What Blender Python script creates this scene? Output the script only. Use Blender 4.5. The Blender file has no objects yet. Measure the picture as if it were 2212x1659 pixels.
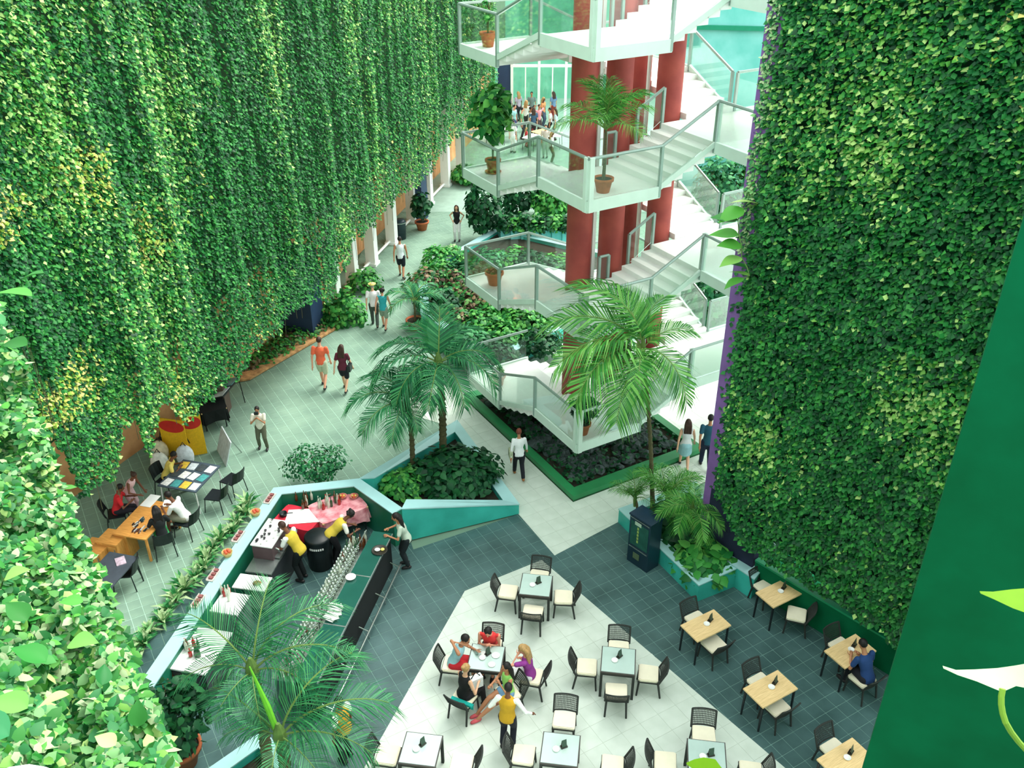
import bpy, math, random
import numpy as np
from mathutils import Vector, Matrix, noise
random.seed(7); RNG = np.random.default_rng(7)
SC = bpy.context.scene; COL = SC.collection
R = math.radians
# ------------------------------------------------------------------ camera, sky, sun, exposure
CAM_H = 15.5; PITCH = R(30.37); FPX = 2000.0
cam = bpy.data.cameras.new('camera'); co = bpy.data.objects.new('camera', cam); COL.objects.link(co)
co.location = (0, 0, CAM_H); co.rotation_euler = (math.pi/2 - PITCH, 0, 0)
cam.sensor_width = 36; cam.lens = 36*FPX/2212; cam.clip_end = 300; cam.clip_start = 0.05
SC.camera = co
w = bpy.data.worlds.new('sky'); SC.world = w; w.use_nodes = True
nt = w.node_tree; bg = nt.nodes['Background']
bg.inputs[0].default_value = (0.93, 1.0, 0.97, 1); bg.inputs[1].default_value = 1.7
sun = bpy.data.lights.new('sun', 'SUN'); sun.energy = 3.0; sun.angle = R(36); sun.color = (1, 0.97, 0.88)
so = bpy.data.objects.new('sun', sun); COL.objects.link(so)
so.rotation_euler = Vector((-0.46, -0.42, -0.9)).to_track_quat('-Z', 'Y').to_euler()
SC.view_settings.view_transform = 'Standard'; SC.view_settings.look = 'None'
SC.view_settings.exposure = 0.66; SC.view_settings.gamma = 1; SC.view_settings.use_curve_mapping = False
SC.cycles.max_bounces = 6; SC.cycles.diffuse_bounces = 3; SC.cycles.glossy_bounces = 2
SC.cycles.transparent_max_bounces = 16; SC.cycles.transmission_bounces = 4

# ------------------------------------------------------------------ helpers
def at(px, py, z=0.0):
    "world point at height z that the photograph shows at pixel (px, py)"
    X = (px-1106)/FPX; Y = -(py-829.5)/FPX
    d = (X, math.cos(PITCH)+Y*math.sin(PITCH), -math.sin(PITCH)+Y*math.cos(PITCH))
    t = (z-CAM_H)/d[2]
    return Vector((d[0]*t, d[1]*t, z))
def lin(c):
    c = c/255
    return c/12.92 if c <= .04045 else ((c+.055)/1.055)**2.4
def rgb(r, g, b): return (lin(r), lin(g), lin(b), 1)
MATS = {}
def mat(name, col, rough=.6, var=.12, scale=6, metal=0, attr=None, spec=.4, bump=0, col2=None, stretch=None, trans=0):
    if name in MATS: return MATS[name]
    m = bpy.data.materials.new(name); m.use_nodes = True; n = m.node_tree; b = n.nodes['Principled BSDF']
    c = rgb(*col)
    b.inputs['Roughness'].default_value = rough; b.inputs['Metallic'].default_value = metal
    b.inputs['Specular IOR Level'].default_value = spec
    tc = n.nodes.new('ShaderNodeTexCoord'); no = n.nodes.new('ShaderNodeTexNoise')
    no.inputs['Scale'].default_value = scale; no.inputs['Detail'].default_value = 4
    src = tc.outputs['Object']
    if stretch:
        mp = n.nodes.new('ShaderNodeMapping'); mp.inputs['Scale'].default_value = stretch
        n.links.new(src, mp.inputs[0]); src = mp.outputs[0]
    n.links.new(src, no.inputs[0])
    rp = n.nodes.new('ShaderNodeMapRange'); rp.inputs[1].default_value = .3; rp.inputs[2].default_value = .7
    rp.inputs[3].default_value = 0; rp.inputs[4].default_value = 1; n.links.new(no.outputs[0], rp.inputs[0])
    mx = n.nodes.new('ShaderNodeMix'); mx.data_type = 'RGBA'; n.links.new(rp.outputs[0], mx.inputs[0])
    if attr:
        at_ = n.nodes.new('ShaderNodeAttribute'); at_.attribute_name = attr
        n.links.new(at_.outputs['Color'], b.inputs['Base Color'])
    else:
        c2 = rgb(*col2) if col2 else c
        mx.inputs[6].default_value = tuple(x*(1-var) for x in c[:3])+(1,)
        mx.inputs[7].default_value = tuple(min(1, x*(1+var)) for x in c2[:3])+(1,)
        n.links.new(mx.outputs[2], b.inputs['Base Color'])
    if bump:
        bp = n.nodes.new('ShaderNodeBump'); bp.inputs['Strength'].default_value = bump
        n.links.new(no.outputs[0], bp.inputs['Height']); n.links.new(bp.outputs[0], b.inputs['Normal'])
    if trans:
        tr = n.nodes.new('ShaderNodeBsdfTranslucent'); ms = n.nodes.new('ShaderNodeMixShader')
        ms.inputs[0].default_value = trans
        if attr: n.links.new(at_.outputs['Color'], tr.inputs[0])
        else: n.links.new(mx.outputs[2], tr.inputs[0])
        n.links.new(b.outputs[0], ms.inputs[1]); n.links.new(tr.outputs[0], ms.inputs[2])
        n.links.new(ms.outputs[0], n.nodes['Material Output'].inputs[0])
    MATS[name] = m; return m
def glass(name, tint, gloss=.1, rough=.03):
    if name in MATS: return MATS[name]
    m = bpy.data.materials.new(name); m.use_nodes = True; n = m.node_tree
    n.nodes.remove(n.nodes['Principled BSDF'])
    t = n.nodes.new('ShaderNodeBsdfTransparent'); t.inputs[0].default_value = rgb(*tint)
    g = n.nodes.new('ShaderNodeBsdfGlossy'); g.inputs['Roughness'].default_value = rough; g.inputs[0].default_value = (.9, 1, .97, 1)
    fr = n.nodes.new('ShaderNodeLayerWeight'); fr.inputs[0].default_value = .25
    mr = n.nodes.new('ShaderNodeMapRange'); mr.inputs[3].default_value = gloss; mr.inputs[4].default_value = .45
    n.links.new(fr.outputs['Fresnel'], mr.inputs[0])
    ms = n.nodes.new('ShaderNodeMixShader'); n.links.new(mr.outputs[0], ms.inputs[0])
    n.links.new(t.outputs[0], ms.inputs[1]); n.links.new(g.outputs[0], ms.inputs[2])
    n.links.new(ms.outputs[0], n.nodes['Material Output'].inputs[0])
    MATS[name] = m; return m

def inset(poly, k=.93):
    c = sum((Vector(p) for p in poly), Vector((0, 0)))/len(poly)
    return [tuple(c+(Vector(p)-c)*k) for p in poly]
class MB:
    "mesh collector"
    def __init__(s): s.v = []; s.f = []; s.m = []; s.mi = 0; s.smooth = False; s.sm = []
    def add(s, vs, fs):
        o = len(s.v); s.v.extend([tuple(p) for p in vs]); s.f.extend([tuple(i+o for i in f) for f in fs])
        s.m.extend([s.mi]*len(fs)); s.sm.extend([s.smooth]*len(fs)); return s
    def box(s, c, size, rz=0, M=None):
        x, y, z = [k/2 for k in size]; cr, sr = math.cos(rz), math.sin(rz); vs = []
        for dz in (-z, z):
            for dx, dy in ((-x, -y), (x, -y), (x, y), (-x, y)):
                p = (dx*cr-dy*sr+c[0], dx*sr+dy*cr+c[1], dz+c[2])
                vs.append(M @ Vector(p) if M else p)
        return s.add(vs, [(3, 2, 1, 0), (4, 5, 6, 7), (0, 1, 5, 4), (1, 2, 6, 5), (2, 3, 7, 6), (3, 0, 4, 7)])
    def prism(s, poly, z0, z1):
        n = len(poly)
        zt = z1 if isinstance(z1, (list, tuple)) else [z1]*n; zb = z0 if isinstance(z0, (list, tuple)) else [z0]*n
        vs = [(p[0], p[1], zb[i]) for i, p in enumerate(poly)]+[(p[0], p[1], zt[i]) for i, p in enumerate(poly)]
        fs = [tuple(range(n))[::-1], tuple(range(n, 2*n))]+[(i, (i+1) % n, n+(i+1) % n, n+i) for i in range(n)]
        return s.add(vs, fs)
    def tube(s, pts, rad, seg=8, caps=True, flat=None):
        pts = [Vector(p) for p in pts]; n = len(pts)
        rad = [rad]*n if not isinstance(rad, (list, tuple)) else rad
        vs = []; up = Vector((0, 0, 1))
        prev = None
        for i, p in enumerate(pts):
            t = (pts[min(i+1, n-1)]-pts[max(i-1, 0)])
            if t.length < 1e-9: t = Vector((0, 0, 1))
            t.normalize()
            if prev is None:
                a = t.cross(up)
                if a.length < .1: a = t.cross(Vector((0, 1, 0)))
            else:
                a = prev-t*prev.dot(t)
            a.normalize(); prev = a; b = t.cross(a); r = rad[i]
            for k in range(seg):
                an = 2*math.pi*k/seg; vs.append(p+a*math.cos(an)*r+b*math.sin(an)*r)
        fs = [(i*seg+k, i*seg+(k+1) % seg, (i+1)*seg+(k+1) % seg, (i+1)*seg+k) for i in range(n-1) for k in range(seg)]
        if caps: fs += [tuple(range(seg))[::-1], tuple((n-1)*seg+k for k in range(seg))]
        return s.add(vs, fs)
    def lathe(s, prof, c=(0, 0, 0), seg=16, M=None, sx=1, sy=1):
        n = len(prof); vs = []
        for r, z in prof:
            for k in range(seg):
                an = 2*math.pi*k/seg; p = Vector((c[0]+r*math.cos(an)*sx, c[1]+r*math.sin(an)*sy, c[2]+z))
                vs.append(M @ p if M else p)
        fs = [(i*seg+k, i*seg+(k+1) % seg, (i+1)*seg+(k+1) % seg, (i+1)*seg+k) for i in range(n-1) for k in range(seg)]
        fs += [tuple(range(seg))[::-1], tuple((n-1)*seg+k for k in range(seg))]
        return s.add(vs, fs)
    def ell(s, c, r, seg=10, rings=7, M=None):
        prof = []
        vs = []
        for i in range(rings+1):
            th = -math.pi/2+math.pi*i/rings
            for k in range(seg):
                an = 2*math.pi*k/seg
                p = Vector((r[0]*math.cos(th)*math.cos(an), r[1]*math.cos(th)*math.sin(an), r[2]*math.sin(th)))
                if M: p = M @ p
                vs.append(Vector(c)+p)
        fs = [(i*seg+k, i*seg+(k+1) % seg, (i+1)*seg+(k+1) % seg, (i+1)*seg+k) for i in range(rings) for k in range(seg)]
        return s.add(vs, fs)
    def mesh(s, name='m'):
        me = bpy.data.meshes.new(name); me.from_pydata(s.v, [], s.f)
        me.polygons.foreach_set('material_index', s.m); me.polygons.foreach_set('use_smooth', s.sm); me.update(); return me
    def obj(s, name, mats, parent=None, loc=None, rz=None):
        return link(name, s.mesh(name), mats, parent, loc, rz)
def link(name, me, mats, parent=None, loc=None, rz=None):
    if mats is not None and not len(me.materials):
        for m in (mats if isinstance(mats, (list, tuple)) else [mats]): me.materials.append(m)
    o = bpy.data.objects.new(name, me); COL.objects.link(o)
    if parent: o.parent = parent
    if loc is not None: o.location = loc
    if rz is not None: o.rotation_euler[2] = rz
    return o
def tag(o, label=None, cat=None, group=None, kind=None):
    if label: o['label'] = label
    if cat: o['category'] = cat
    if group: o['group'] = group
    if kind: o['kind'] = kind
    return o
def thing(name, label, cat, loc=(0, 0, 0), rz=0, group=None):
    o = bpy.data.objects.new(name, None); COL.objects.link(o); o.location = loc; o.rotation_euler = (0, 0, rz)
    o.empty_display_size = .1
    return tag(o, label, cat, group)
def copy_tree(o, loc=None, rz=None, label=None, parent=None, group=None):
    c = o.copy(); COL.objects.link(c); c.parent = parent
    if loc is not None: c.location = loc
    if rz is not None: c.rotation_euler[2] = rz
    if label: c['label'] = label
    if group: c['group'] = group
    for ch in list(o.children): copy_tree(ch, parent=c)
    return c
def Rz(a): return Matrix.Rotation(a, 4, 'Z')

# ------------------------------------------------------------------ materials
white = mat('painted_white', (248, 250, 247), .5, .02)
cream_stone = mat('cream_tile', (208, 220, 208), .35, .04, 2.5, col2=(214, 224, 214))
dark_tile = mat('dark_slate_tile', (62, 92, 92), .38, .18, 1.3, col2=(74, 104, 104), spec=.5)
grey_tile = mat('grey_green_tile', (122, 152, 136), .75, .1, 1.1, col2=(132, 160, 142), spec=.2)
grout = mat('pale_grout', (176, 214, 194), .8, .08)
teal = mat('teal_paint', (54, 178, 164), .5, .1, 1.5, col2=(64, 190, 178))
teal_skylit = mat('skylit_teal_top', (168, 214, 216), .4, .05, 2)  # teal paint made paler for the sky light falling on wall tops
inner_green = mat('green_bar_paint', (30, 122, 84), .5, .18, 2, col2=(24, 112, 92))
deep_green = mat('deep_green_plaster', (0, 94, 58), .85, .07, 1.2, col2=(0, 102, 66), spec=.15)
curb_green = mat('green_curb', (36, 128, 76), .5, .12, 2)
navy = mat('navy_paint', (40, 62, 96), .6, .1, 2)
purple = mat('purple_paint', (128, 92, 160), .6, .15, 3)
red = mat('red_column', (160, 66, 62), .65, .1, 1.6, col2=(176, 80, 70))
peach = mat('peach_plaster', (214, 150, 96), .8, .15, 1.5, col2=(228, 170, 120))
metal_w = mat('pale_metal_rail', (150, 172, 164), .35, .05, metal=.3)
glassm = glass('railing_glass', (246, 252, 249), .02)
wicker = mat('dark_wicker', (46, 50, 48), .7, .2, 40)
black = mat('black_plastic', (22, 30, 34), .4, .2, 8)
blackcloth = mat('black_cloth', (20, 26, 28), .9, .2, 8)
cushion = mat('cream_cushion', (240, 232, 208), .8, .04, 5)
wood = mat('light_wood', (232, 196, 138), .5, .1, 5, col2=(240, 208, 156), stretch=(1, 14, 1))
wood_d = mat('orange_wood', (206, 140, 66), .5, .12, 5, col2=(222, 160, 84), stretch=(1, 14, 1))
frost = mat('frosted_tabletop', (186, 208, 202), .12, .05, 3, spec=.8)
dark_glass = mat('dark_green_glass', (36, 92, 82), .08, .1, 2, spec=1)
steel = mat('steel', (170, 180, 178), .25, .1, 4, metal=.8)
clay = mat('terracotta', (190, 104, 66), .8, .15, 8, bump=.2)
soil = mat('soil', (44, 42, 32), .95, .3, 12, bump=.5)
bark = mat('palm_bark', (88, 84, 58), .9, .3, 10, bump=.5, stretch=(1, 1, 5))
leafm = mat('leaf', (60, 140, 60), .5, attr='tint', spec=.3, trans=.2)
paper = mat('white_paper', (236, 238, 236), .7, .03)
redc = mat('red_cloth', (206, 40, 62), .8, .1, 6)
pinkc = mat('pink_check_cloth', (232, 110, 128), .8, .3, 5, col2=(250, 170, 176))
rock = mat('dark_rock', (70, 84, 84), .8, .35, 5, bump=.4)

def face_tint(me, cols):
    "one colour per face, stored on corners"
    a = me.color_attributes.new('tint', 'FLOAT_COLOR', 'CORNER')
    n = len(me.polygons); tot = np.empty(n, dtype=np.int32); me.polygons.foreach_get('loop_total', tot)
    a.data.foreach_set('color', np.repeat(np.asarray(cols, dtype=np.float32), tot, axis=0).ravel())
def lincol(c):
    c = np.asarray(c, dtype=float)/255
    return np.where(c <= .04045, c/12.92, ((c+.055)/1.055)**2.4)
def leaves_mesh(name, P, N, size, cols, droop=.9, fold=.16, aspect=.85, jitter=.5, rich=False):
    """P (n,3) positions, N (n,3) outward direction, size (n,), cols (n,3) linear. tip hangs down."""
    n = len(P); rng = RNG
    N = N+rng.normal(0, jitter, (n, 3)); N /= np.linalg.norm(N, axis=1)[:, None]+1e-9
    T = np.tile(np.array([0, 0, -1.0]), (n, 1))*droop+rng.normal(0, .45, (n, 3))+N*(1-droop)
    T -= N*(N*T).sum(1)[:, None]; T /= np.linalg.norm(T, axis=1)[:, None]+1e-9
    S = np.cross(N, T); s = size[:, None]
    if rich:
        V = np.stack([P, P+(T*.22+S*.4*aspect-N*fold*.5)*s, P+(T*.6+S*.36*aspect-N*fold*.7)*s, P+(T*1.0-N*fold*1.2)*s,
                      P+(T*.6-S*.36*aspect-N*fold*.7)*s, P+(T*.22-S*.4*aspect-N*fold*.5)*s, P+(T*.5)*s], 1)
        tri = np.array([[0, 1, 6], [1, 2, 6], [2, 3, 6], [3, 4, 6], [4, 5, 6], [5, 0, 6]]); k = 7
    else:
        V = np.stack([P, P+(T*.4+S*.5*aspect-N*fold)*s, P+T*s, P+(T*.4-S*.5*aspect-N*fold)*s], 1)
        tri = np.array([[0, 1, 2], [0, 2, 3]]); k = 4
    F = (np.arange(n)[:, None, None]*k+tri[None]).reshape(-1, 3)
    me = bpy.data.meshes.new(name); me.vertices.add(n*k); me.vertices.foreach_set('co', V.reshape(-1))
    nf = len(F); me.loops.add(nf*3); me.loops.foreach_set('vertex_index', F.reshape(-1).astype(np.int32))
    me.polygons.add(nf); me.polygons.foreach_set('loop_start', np.arange(0, nf*3, 3, dtype=np.int32))
    me.polygons.foreach_set('loop_total', np.full(nf, 3, dtype=np.int32)); me.update(calc_edges=True)
    c4 = np.concatenate([np.repeat(cols, len(tri), 0), np.ones((nf, 1))], 1); face_tint(me, c4)
    me.materials.append(leafm)
    return me
def vnoise(a, b, seed=0):
    "cheap smooth 2-D value noise, arrays in, 0..1 out"
    a = np.asarray(a, float)+seed*17.3; b = np.asarray(b, float)+seed*9.1
    ia = np.floor(a); ib = np.floor(b); fa = a-ia; fb = b-ib
    fa = fa*fa*(3-2*fa); fb = fb*fb*(3-2*fb)
    h = lambda x, y: np.modf(np.abs(np.sin(x*127.1+y*311.7+seed)*43758.5453))[0]
    return (h(ia, ib)*(1-fa)+h(ia+1, ib)*fa)*(1-fb)+(h(ia, ib+1)*(1-fa)+h(ia+1, ib+1)*fa)*fb
PAL = {'ivy': [(8, 76, 40), (18, 100, 46), (34, 124, 54), (60, 150, 64)],
       'ivy_light': [(44, 132, 50), (84, 164, 62), (134, 194, 92), (184, 222, 132)],
       'yellow': [(150, 190, 70), (196, 206, 96), (226, 216, 130)],
       'palm': [(28, 100, 64), (44, 124, 76), (72, 150, 92)],
       'palm_l': [(44, 120, 46), (74, 148, 58), (112, 176, 82)],
       'dark': [(14, 66, 40), (20, 84, 48), (34, 100, 54)],
       'shrub': [(30, 110, 50), (60, 146, 62), (96, 172, 78)],
       'varieg': [(56, 140, 78), (130, 186, 120), (186, 212, 160)],
       'mix': [(34, 96, 52), (80, 60, 50), (52, 130, 60), (130, 110, 80), (110, 160, 90)]}
def pick(pal, n, w=None):
    c = lincol(PAL[pal]); i = RNG.choice(len(c), n, p=w); return c[i]*RNG.uniform(.8, 1.2, (n, 1))

# ------------------------------------------------------------------ ground and floors
GA = R(-59.4); UA = Vector((math.cos(GA), math.sin(GA))); UB = Vector((-UA.y, UA.x))
def clip(poly, a, b):
    "keep the part of poly left of the line a->b"
    out = []; n = len(poly); dx, dy = b[0]-a[0], b[1]-a[1]
    side = lambda p: dx*(p[1]-a[1])-dy*(p[0]-a[0])
    for i in range(n):
        p, q = poly[i], poly[(i+1) % n]; sp, sq = side(p), side(q)
        if sp >= 0: out.append(p)
        if sp*sq < 0:
            t = sp/(sp-sq); out.append((p[0]+(q[0]-p[0])*t, p[1]+(q[1]-p[1])*t))
    return out
def area(p): return abs(sum(p[i][0]*p[(i+1) % len(p)][1]-p[(i+1) % len(p)][0]*p[i][1] for i in range(len(p))))/2
def tile_floor(name, poly, size, mt, z, gap, base_mat, proud=.005, o0=(0, 0), nlim=300, label=None):
    poly = [(p[0], p[1]) for p in poly]
    if sum(poly[i][0]*poly[(i+1) % len(poly)][1]-poly[(i+1) % len(poly)][0]*poly[i][1] for i in range(len(poly))) < 0: poly = poly[::-1]
    base = MB().prism(poly, z-.04, z-proud).obj(name, base_mat); tag(base, kind='structure')
    to = lambda p: (UA.x*(p[0]-o0[0])+UA.y*(p[1]-o0[1]), UB.x*(p[0]-o0[0])+UB.y*(p[1]-o0[1]))
    fr = lambda a, b: (UA.x*a+UB.x*b+o0[0], UA.y*a+UB.y*b+o0[1])
    L = [to(p) for p in poly]; i0 = math.floor(min(p[0] for p in L)/size); i1 = math.ceil(max(p[0] for p in L)/size)
    j0 = math.floor(min(p[1] for p in L)/size); j1 = math.ceil(max(p[1] for p in L)/size)
    full = []; rest = []; g = gap/2
    for i in range(i0, i1):
        for j in range(j0, j1):
            q = [(i*size+g, j*size+g), ((i+1)*size-g, j*size+g), ((i+1)*size-g, (j+1)*size-g), (i*size+g, (j+1)*size-g)]
            c = fr((i+.5)*size, (j+.5)*size)
            ins = L[:]
            for k in range(4):
                ins = clip(ins, q[k], q[(k+1) % 4])
                if len(ins) < 3: break
            if len(ins) < 3: continue
            ar = area(ins)
            if ar < .002: continue
            if ar > .995*(size-gap)**2: full.append(c)
            else: rest.append([fr(*p) for p in ins])
    full.sort(key=lambda c: c[0]**2+c[1]**2+ (1e4 if c[1] < 10.3 else 0))
    s = size-gap
    me = MB().box((0, 0, -.02), (s, s, .04), math.atan2(UA.y, UA.x)).mesh('tile'); me.materials.append(mt)
    for c in full[:nlim]:
        o = bpy.data.objects.new('tile', me); COL.objects.link(o); o.parent = base
        o.location = (c[0], c[1], z+random.uniform(-.0015, .0015))
    mb = MB(); a = math.atan2(UA.y, UA.x)
    for c in full[nlim:]: mb.box((c[0], c[1], z-.02+random.uniform(-.0015, .0015)), (s, s, .04), a)
    for p in rest: mb.prism(p, z-.04, z)
    if mb.f: tag(mb.obj('tile_field', mt, base), kind='stuff')
    return base
MB().box((0, 35, -.3), (120, 110, .5)).obj('ground', mat('ground_concrete', (120, 150, 130), .9, .1, .5))
bpy.data.objects['ground']['kind'] = 'structure'
P = lambda x, y, z=0: at(x, y, z).to_2d()
dark_poly = [P(893, 1187), P(1121, 1110), P(1198, 1200), P(1335, 1128), P(1470, 1070), (9.5, 19), (9.5, 8.8), (-9, 8.8), (-8.9, 12.9), P(600, 1072), P(775, 1060), P(880, 1150)]
tile_floor('floor_dark_tiles', dark_poly, .305, dark_tile, 0.0, .011, mat('dark_grout', (126, 164, 154), .8, .08))
green_poly = [(-13.5, 9.5), (-8.0, 12.2), P(598, 1085), P(775, 1060), P(900, 1000), P(985, 925), P(860, 880), P(905, 850), P(1030, 862), P(1250, 700), (9, 34), (9, 43), (-.4, 43), (-6.6, 43)
              , (-6.6, 34), P(740, 705), P(540, 822), (-13.5, 24.5)]
tile_floor('floor_grey_green_tiles', green_poly, .305, grey_tile, -.004, .015, grout, o0=(.1, .07))
far = MB().prism([(-6.6, 43), (-.4, 43), (9, 43), (14, 66), (-14, 66)], -.04, -.004).obj('floor_far_paving', mat('far_paving', (150, 178, 164), .6, .1, 3)); far['kind'] = 'structure'
seat_poly = [P(1170, 1210), (7.2, 9.2), (6.6, 8.8), (-3.9, 8.8), P(1004, 1277)]
tile_floor('floor_cream_seating', seat_poly, .46, cream_stone, .008, .006, mat('cream_grout', (196, 206, 190), .8, .05), proud=.004)
walk_poly = [P(1198, 1200), P(1335, 1128), P(1480, 1062), P(1600, 1000), (9, 21), (9, 29.5), (3.2, 29.5), P(1250, 700), P(1035, 862), P(960, 833), P(880, 850), P(850, 885), P(985, 925), P(1121, 1112)]
tile_floor('floor_cream_walkway', walk_poly, .46, cream_stone, .006, .006, mat('cream_grout', (196, 206, 190)), proud=.004)
bed = MB().prism([P(740, 703), P(540, 820), (-14, 24.8), (-14, 34), (-6.7, 34)], -.02, .05).obj('planting_bed_soil', mat('orange_mulch', (190, 140, 92), .95, .35, 6, bump=.5, col2=(206, 160, 110)))
bed['kind'] = 'structure'
# ------------------------------------------------------------------ left wing: arcade, upper wall
CX = lambda Y: -3.49-(46.7-Y)*.239           # column line
VX = lambda Y: -9.14+.23*(Y-15.7)            # plane of the hanging curtain
back = MB().prism([(CX(60)-1.0, 60), (CX(26)-1.0, 26), (CX(12)-4, 12), (CX(12)-4.3, 12), (CX(26)-1.3, 26), (CX(60)-1.3, 60)], 0, 4.6).obj('wall_left_arcade', peach); back['kind'] = 'structure'
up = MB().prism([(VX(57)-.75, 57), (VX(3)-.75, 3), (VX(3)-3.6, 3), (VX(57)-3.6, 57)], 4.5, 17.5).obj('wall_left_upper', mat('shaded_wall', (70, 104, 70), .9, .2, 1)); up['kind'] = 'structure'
for Y in (49.6, 46.9, 44.0, 41.6, 38.9, 36.5, 34.4, 32.6):
    c = MB(); c.box((0, 0, 2.3), (.42, .42, 4.6)); c.box((0, 0, .06), (.52, .52, .12))
    tag(c.obj('column', white, None, (CX(Y), Y, 0), R(-13)), kind='structure')
for Y0, Y1 in ((49.6, 46.9), (46.9, 44.0), (44.0, 41.6), (41.6, 38.9), (38.9, 36.5), (36.5, 34.4)):
    b = MB(); b.tube([(CX(Y0)-.05, Y0, .16), (CX(Y1)-.05, Y1, .16)], .06, 6)
    tag(b.obj('kerb_beam', white), kind='structure')
nav = MB().prism([(-9.0, 30.3), (-7.2, 29.9), (-7.0, 31.0), (-8.9, 31.4)], 0, 3.1).obj('wall_navy_block', navy); nav['kind'] = 'structure'
nav = MB().prism([(-4.65, 41.6), (-4.2, 41.5), (-4.0, 42.3), (-4.5, 42.4)], 0, 3.2).obj('pillar_navy', navy); nav['kind'] = 'structure'
sl = MB().prism([(-9.6, 24.6), (-8.9, 24.5), (-8.9, 25.0), (-9.6, 25.1)], 0, 4.5).obj('pillar_brown', mat('brown_plaster', (104, 86, 78), .8, .1, 2)); sl['kind'] = 'structure'
# ------------------------------------------------------------------ hanging curtain of vines (left)
def on_plane(px, py):
    X = (px-1106)/FPX; Yy = -(py-829.5)/FPX
    d = (X, math.cos(PITCH)+Yy*math.sin(PITCH), -math.sin(PITCH)+Yy*math.cos(PITCH))
    t = (-9.14-.23*15.7)/(d[0]-.23*d[1]); return d[1]*t, CAM_H+d[2]*t
fr = [on_plane(*p) for p in ((1116, 190), (1085, 232), (1050, 262), (990, 290), (960, 318), (930, 372), (905, 392), (880, 408), (862, 420), (838, 445), (812, 482), (785, 502), (760, 528), (735, 590), (715, 640), (670, 655), (640, 664), (600, 722), (560, 742), (520, 790), (480, 835), (440, 872), (400, 905), (365, 860), (345, 870), (318, 975), (288, 900), (262, 968), (235, 1040), (200, 1060), (178, 1080), (150, 1000), (110, 930), (60, 860))]
fr.sort(); FY = np.array([a for a, b in fr]); FZ = np.array([b for a, b in fr])
curtain = thing('vine_curtain', 'huge curtain of hanging green vines covering the left wall above the walkway', 'vines', (0, 0, 0))
def make_curtain():
    parts = []
    n = 225000
    u = RNG.random(n); Y = 12.5*(52/12.5)**u                 # denser near the camera
    s = Y
    zb = np.interp(s, FY, FZ)
    tatter = (vnoise(s*3.1, s*0, 3)-.35)*1.1+(vnoise(s*9, s*0, 5)-.5)*.5
    z0 = zb-.1+tatter*.5
    z = z0+(16.5-z0)*RNG.random(n)**1.08
    dens = np.clip((z-z0)/.9, 0, 1)
    keep = RNG.random(n) < .35+.65*dens
    s = s[keep]; z = z[keep]; z0 = z0[keep]
    strand = vnoise(s*1.35+z*.05, z*.13, 1)*.55+vnoise(s*3.4+z*.12, z*.35, 2)*.3+vnoise(s*7, z*1.6, 4)*.15
    dep = (strand-.5)*.7+RNG.random(len(s))*.13
    taper = np.clip((z-z0)/2.5, .25, 1)
    nx, ny = 1/math.hypot(1, .23), -.23/math.hypot(1, .23)
    dep = dep*taper
    x = VX(s)+dep*nx; y = s+dep*ny
    P_ = np.stack([x, y, z], 1)
    N_ = np.tile(np.array([nx, ny, .75]), (len(s), 1))
    size = RNG.uniform(.075, .125, len(s))*(1+.006*(s-15))
    t = vnoise(s*.55, z*.3, 8); y_ = vnoise(s*.75+3, z*.5, 11)
    base = pick('ivy', len(s)); li = pick('ivy_light', len(s)); ye = pick('yellow', len(s))
    near = np.clip((24-s)/9, 0, 1)
    pl = np.clip((t-.55)*1.6+near*.3+RNG.normal(0, .2, len(s)), 0, 1)
    pl = np.where(strand > .62, np.maximum(pl, .35*RNG.random(len(s))), pl)
    c = np.where((RNG.random(len(s)) < pl)[:, None], li, base)
    c = np.where((RNG.random(len(s)) < np.clip((y_-.7)*2.4*(.08+near), 0, .8))[:, None], ye, c)  # yellow leaf patches stand in for light shining through thin spots
    return leaves_mesh('vine_leaves', P_, N_, size, c, jitter=.42)
tag(link('foliage', make_curtain(), None, curtain), kind='stuff')
st = MB()
for i in range(46):
    Y = 13*(50/13)**random.random(); zb = float(np.interp(Y, FY, FZ)); L = random.uniform(.2, 1.3)
    x = VX(Y)+random.uniform(-.2, .3); st.tube([(x, Y, zb+1.5), (x+.05, Y, zb+.5), (x+random.uniform(-.1, .1), Y, zb-L*.5)], .008, 3)
tag(st.obj('stem', bark, curtain), kind='stuff')

# ------------------------------------------------------------------ right wing: diagonal ivy wall, ledge, purple edge, near pillar
W0 = Vector((4.86, 17.75)); WD = Vector((.672, -.741)); WN = Vector((-.741, -.672))
def wl(s, off=0): p = W0+WD*s+WN*off; return (p.x, p.y)
wr = MB().prism([wl(-.02, -.12), wl(7.4, -.12), wl(7.4, -.5), wl(-.02, -.5)], [1.9, .2, .2, 1.9], 17.5).obj('wall_right_ivy', mat('leaf_gap_shade', (12, 64, 42), .9, .1, 2)); wr['kind'] = 'structure'  # backing coloured dark so gaps between the leaves look shaded
pe = MB().prism([wl(-.3, .04), wl(.08, .04), wl(.08, -.5), wl(-.3, -.5)], 1.2, 17.5).obj('trim_purple_edge', purple); pe['kind'] = 'structure'
ivy = thing('wall_ivy', 'dense wall of small leaved ivy filling the right side above the cafe tables', 'ivy', (0, 0, 0))
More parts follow.
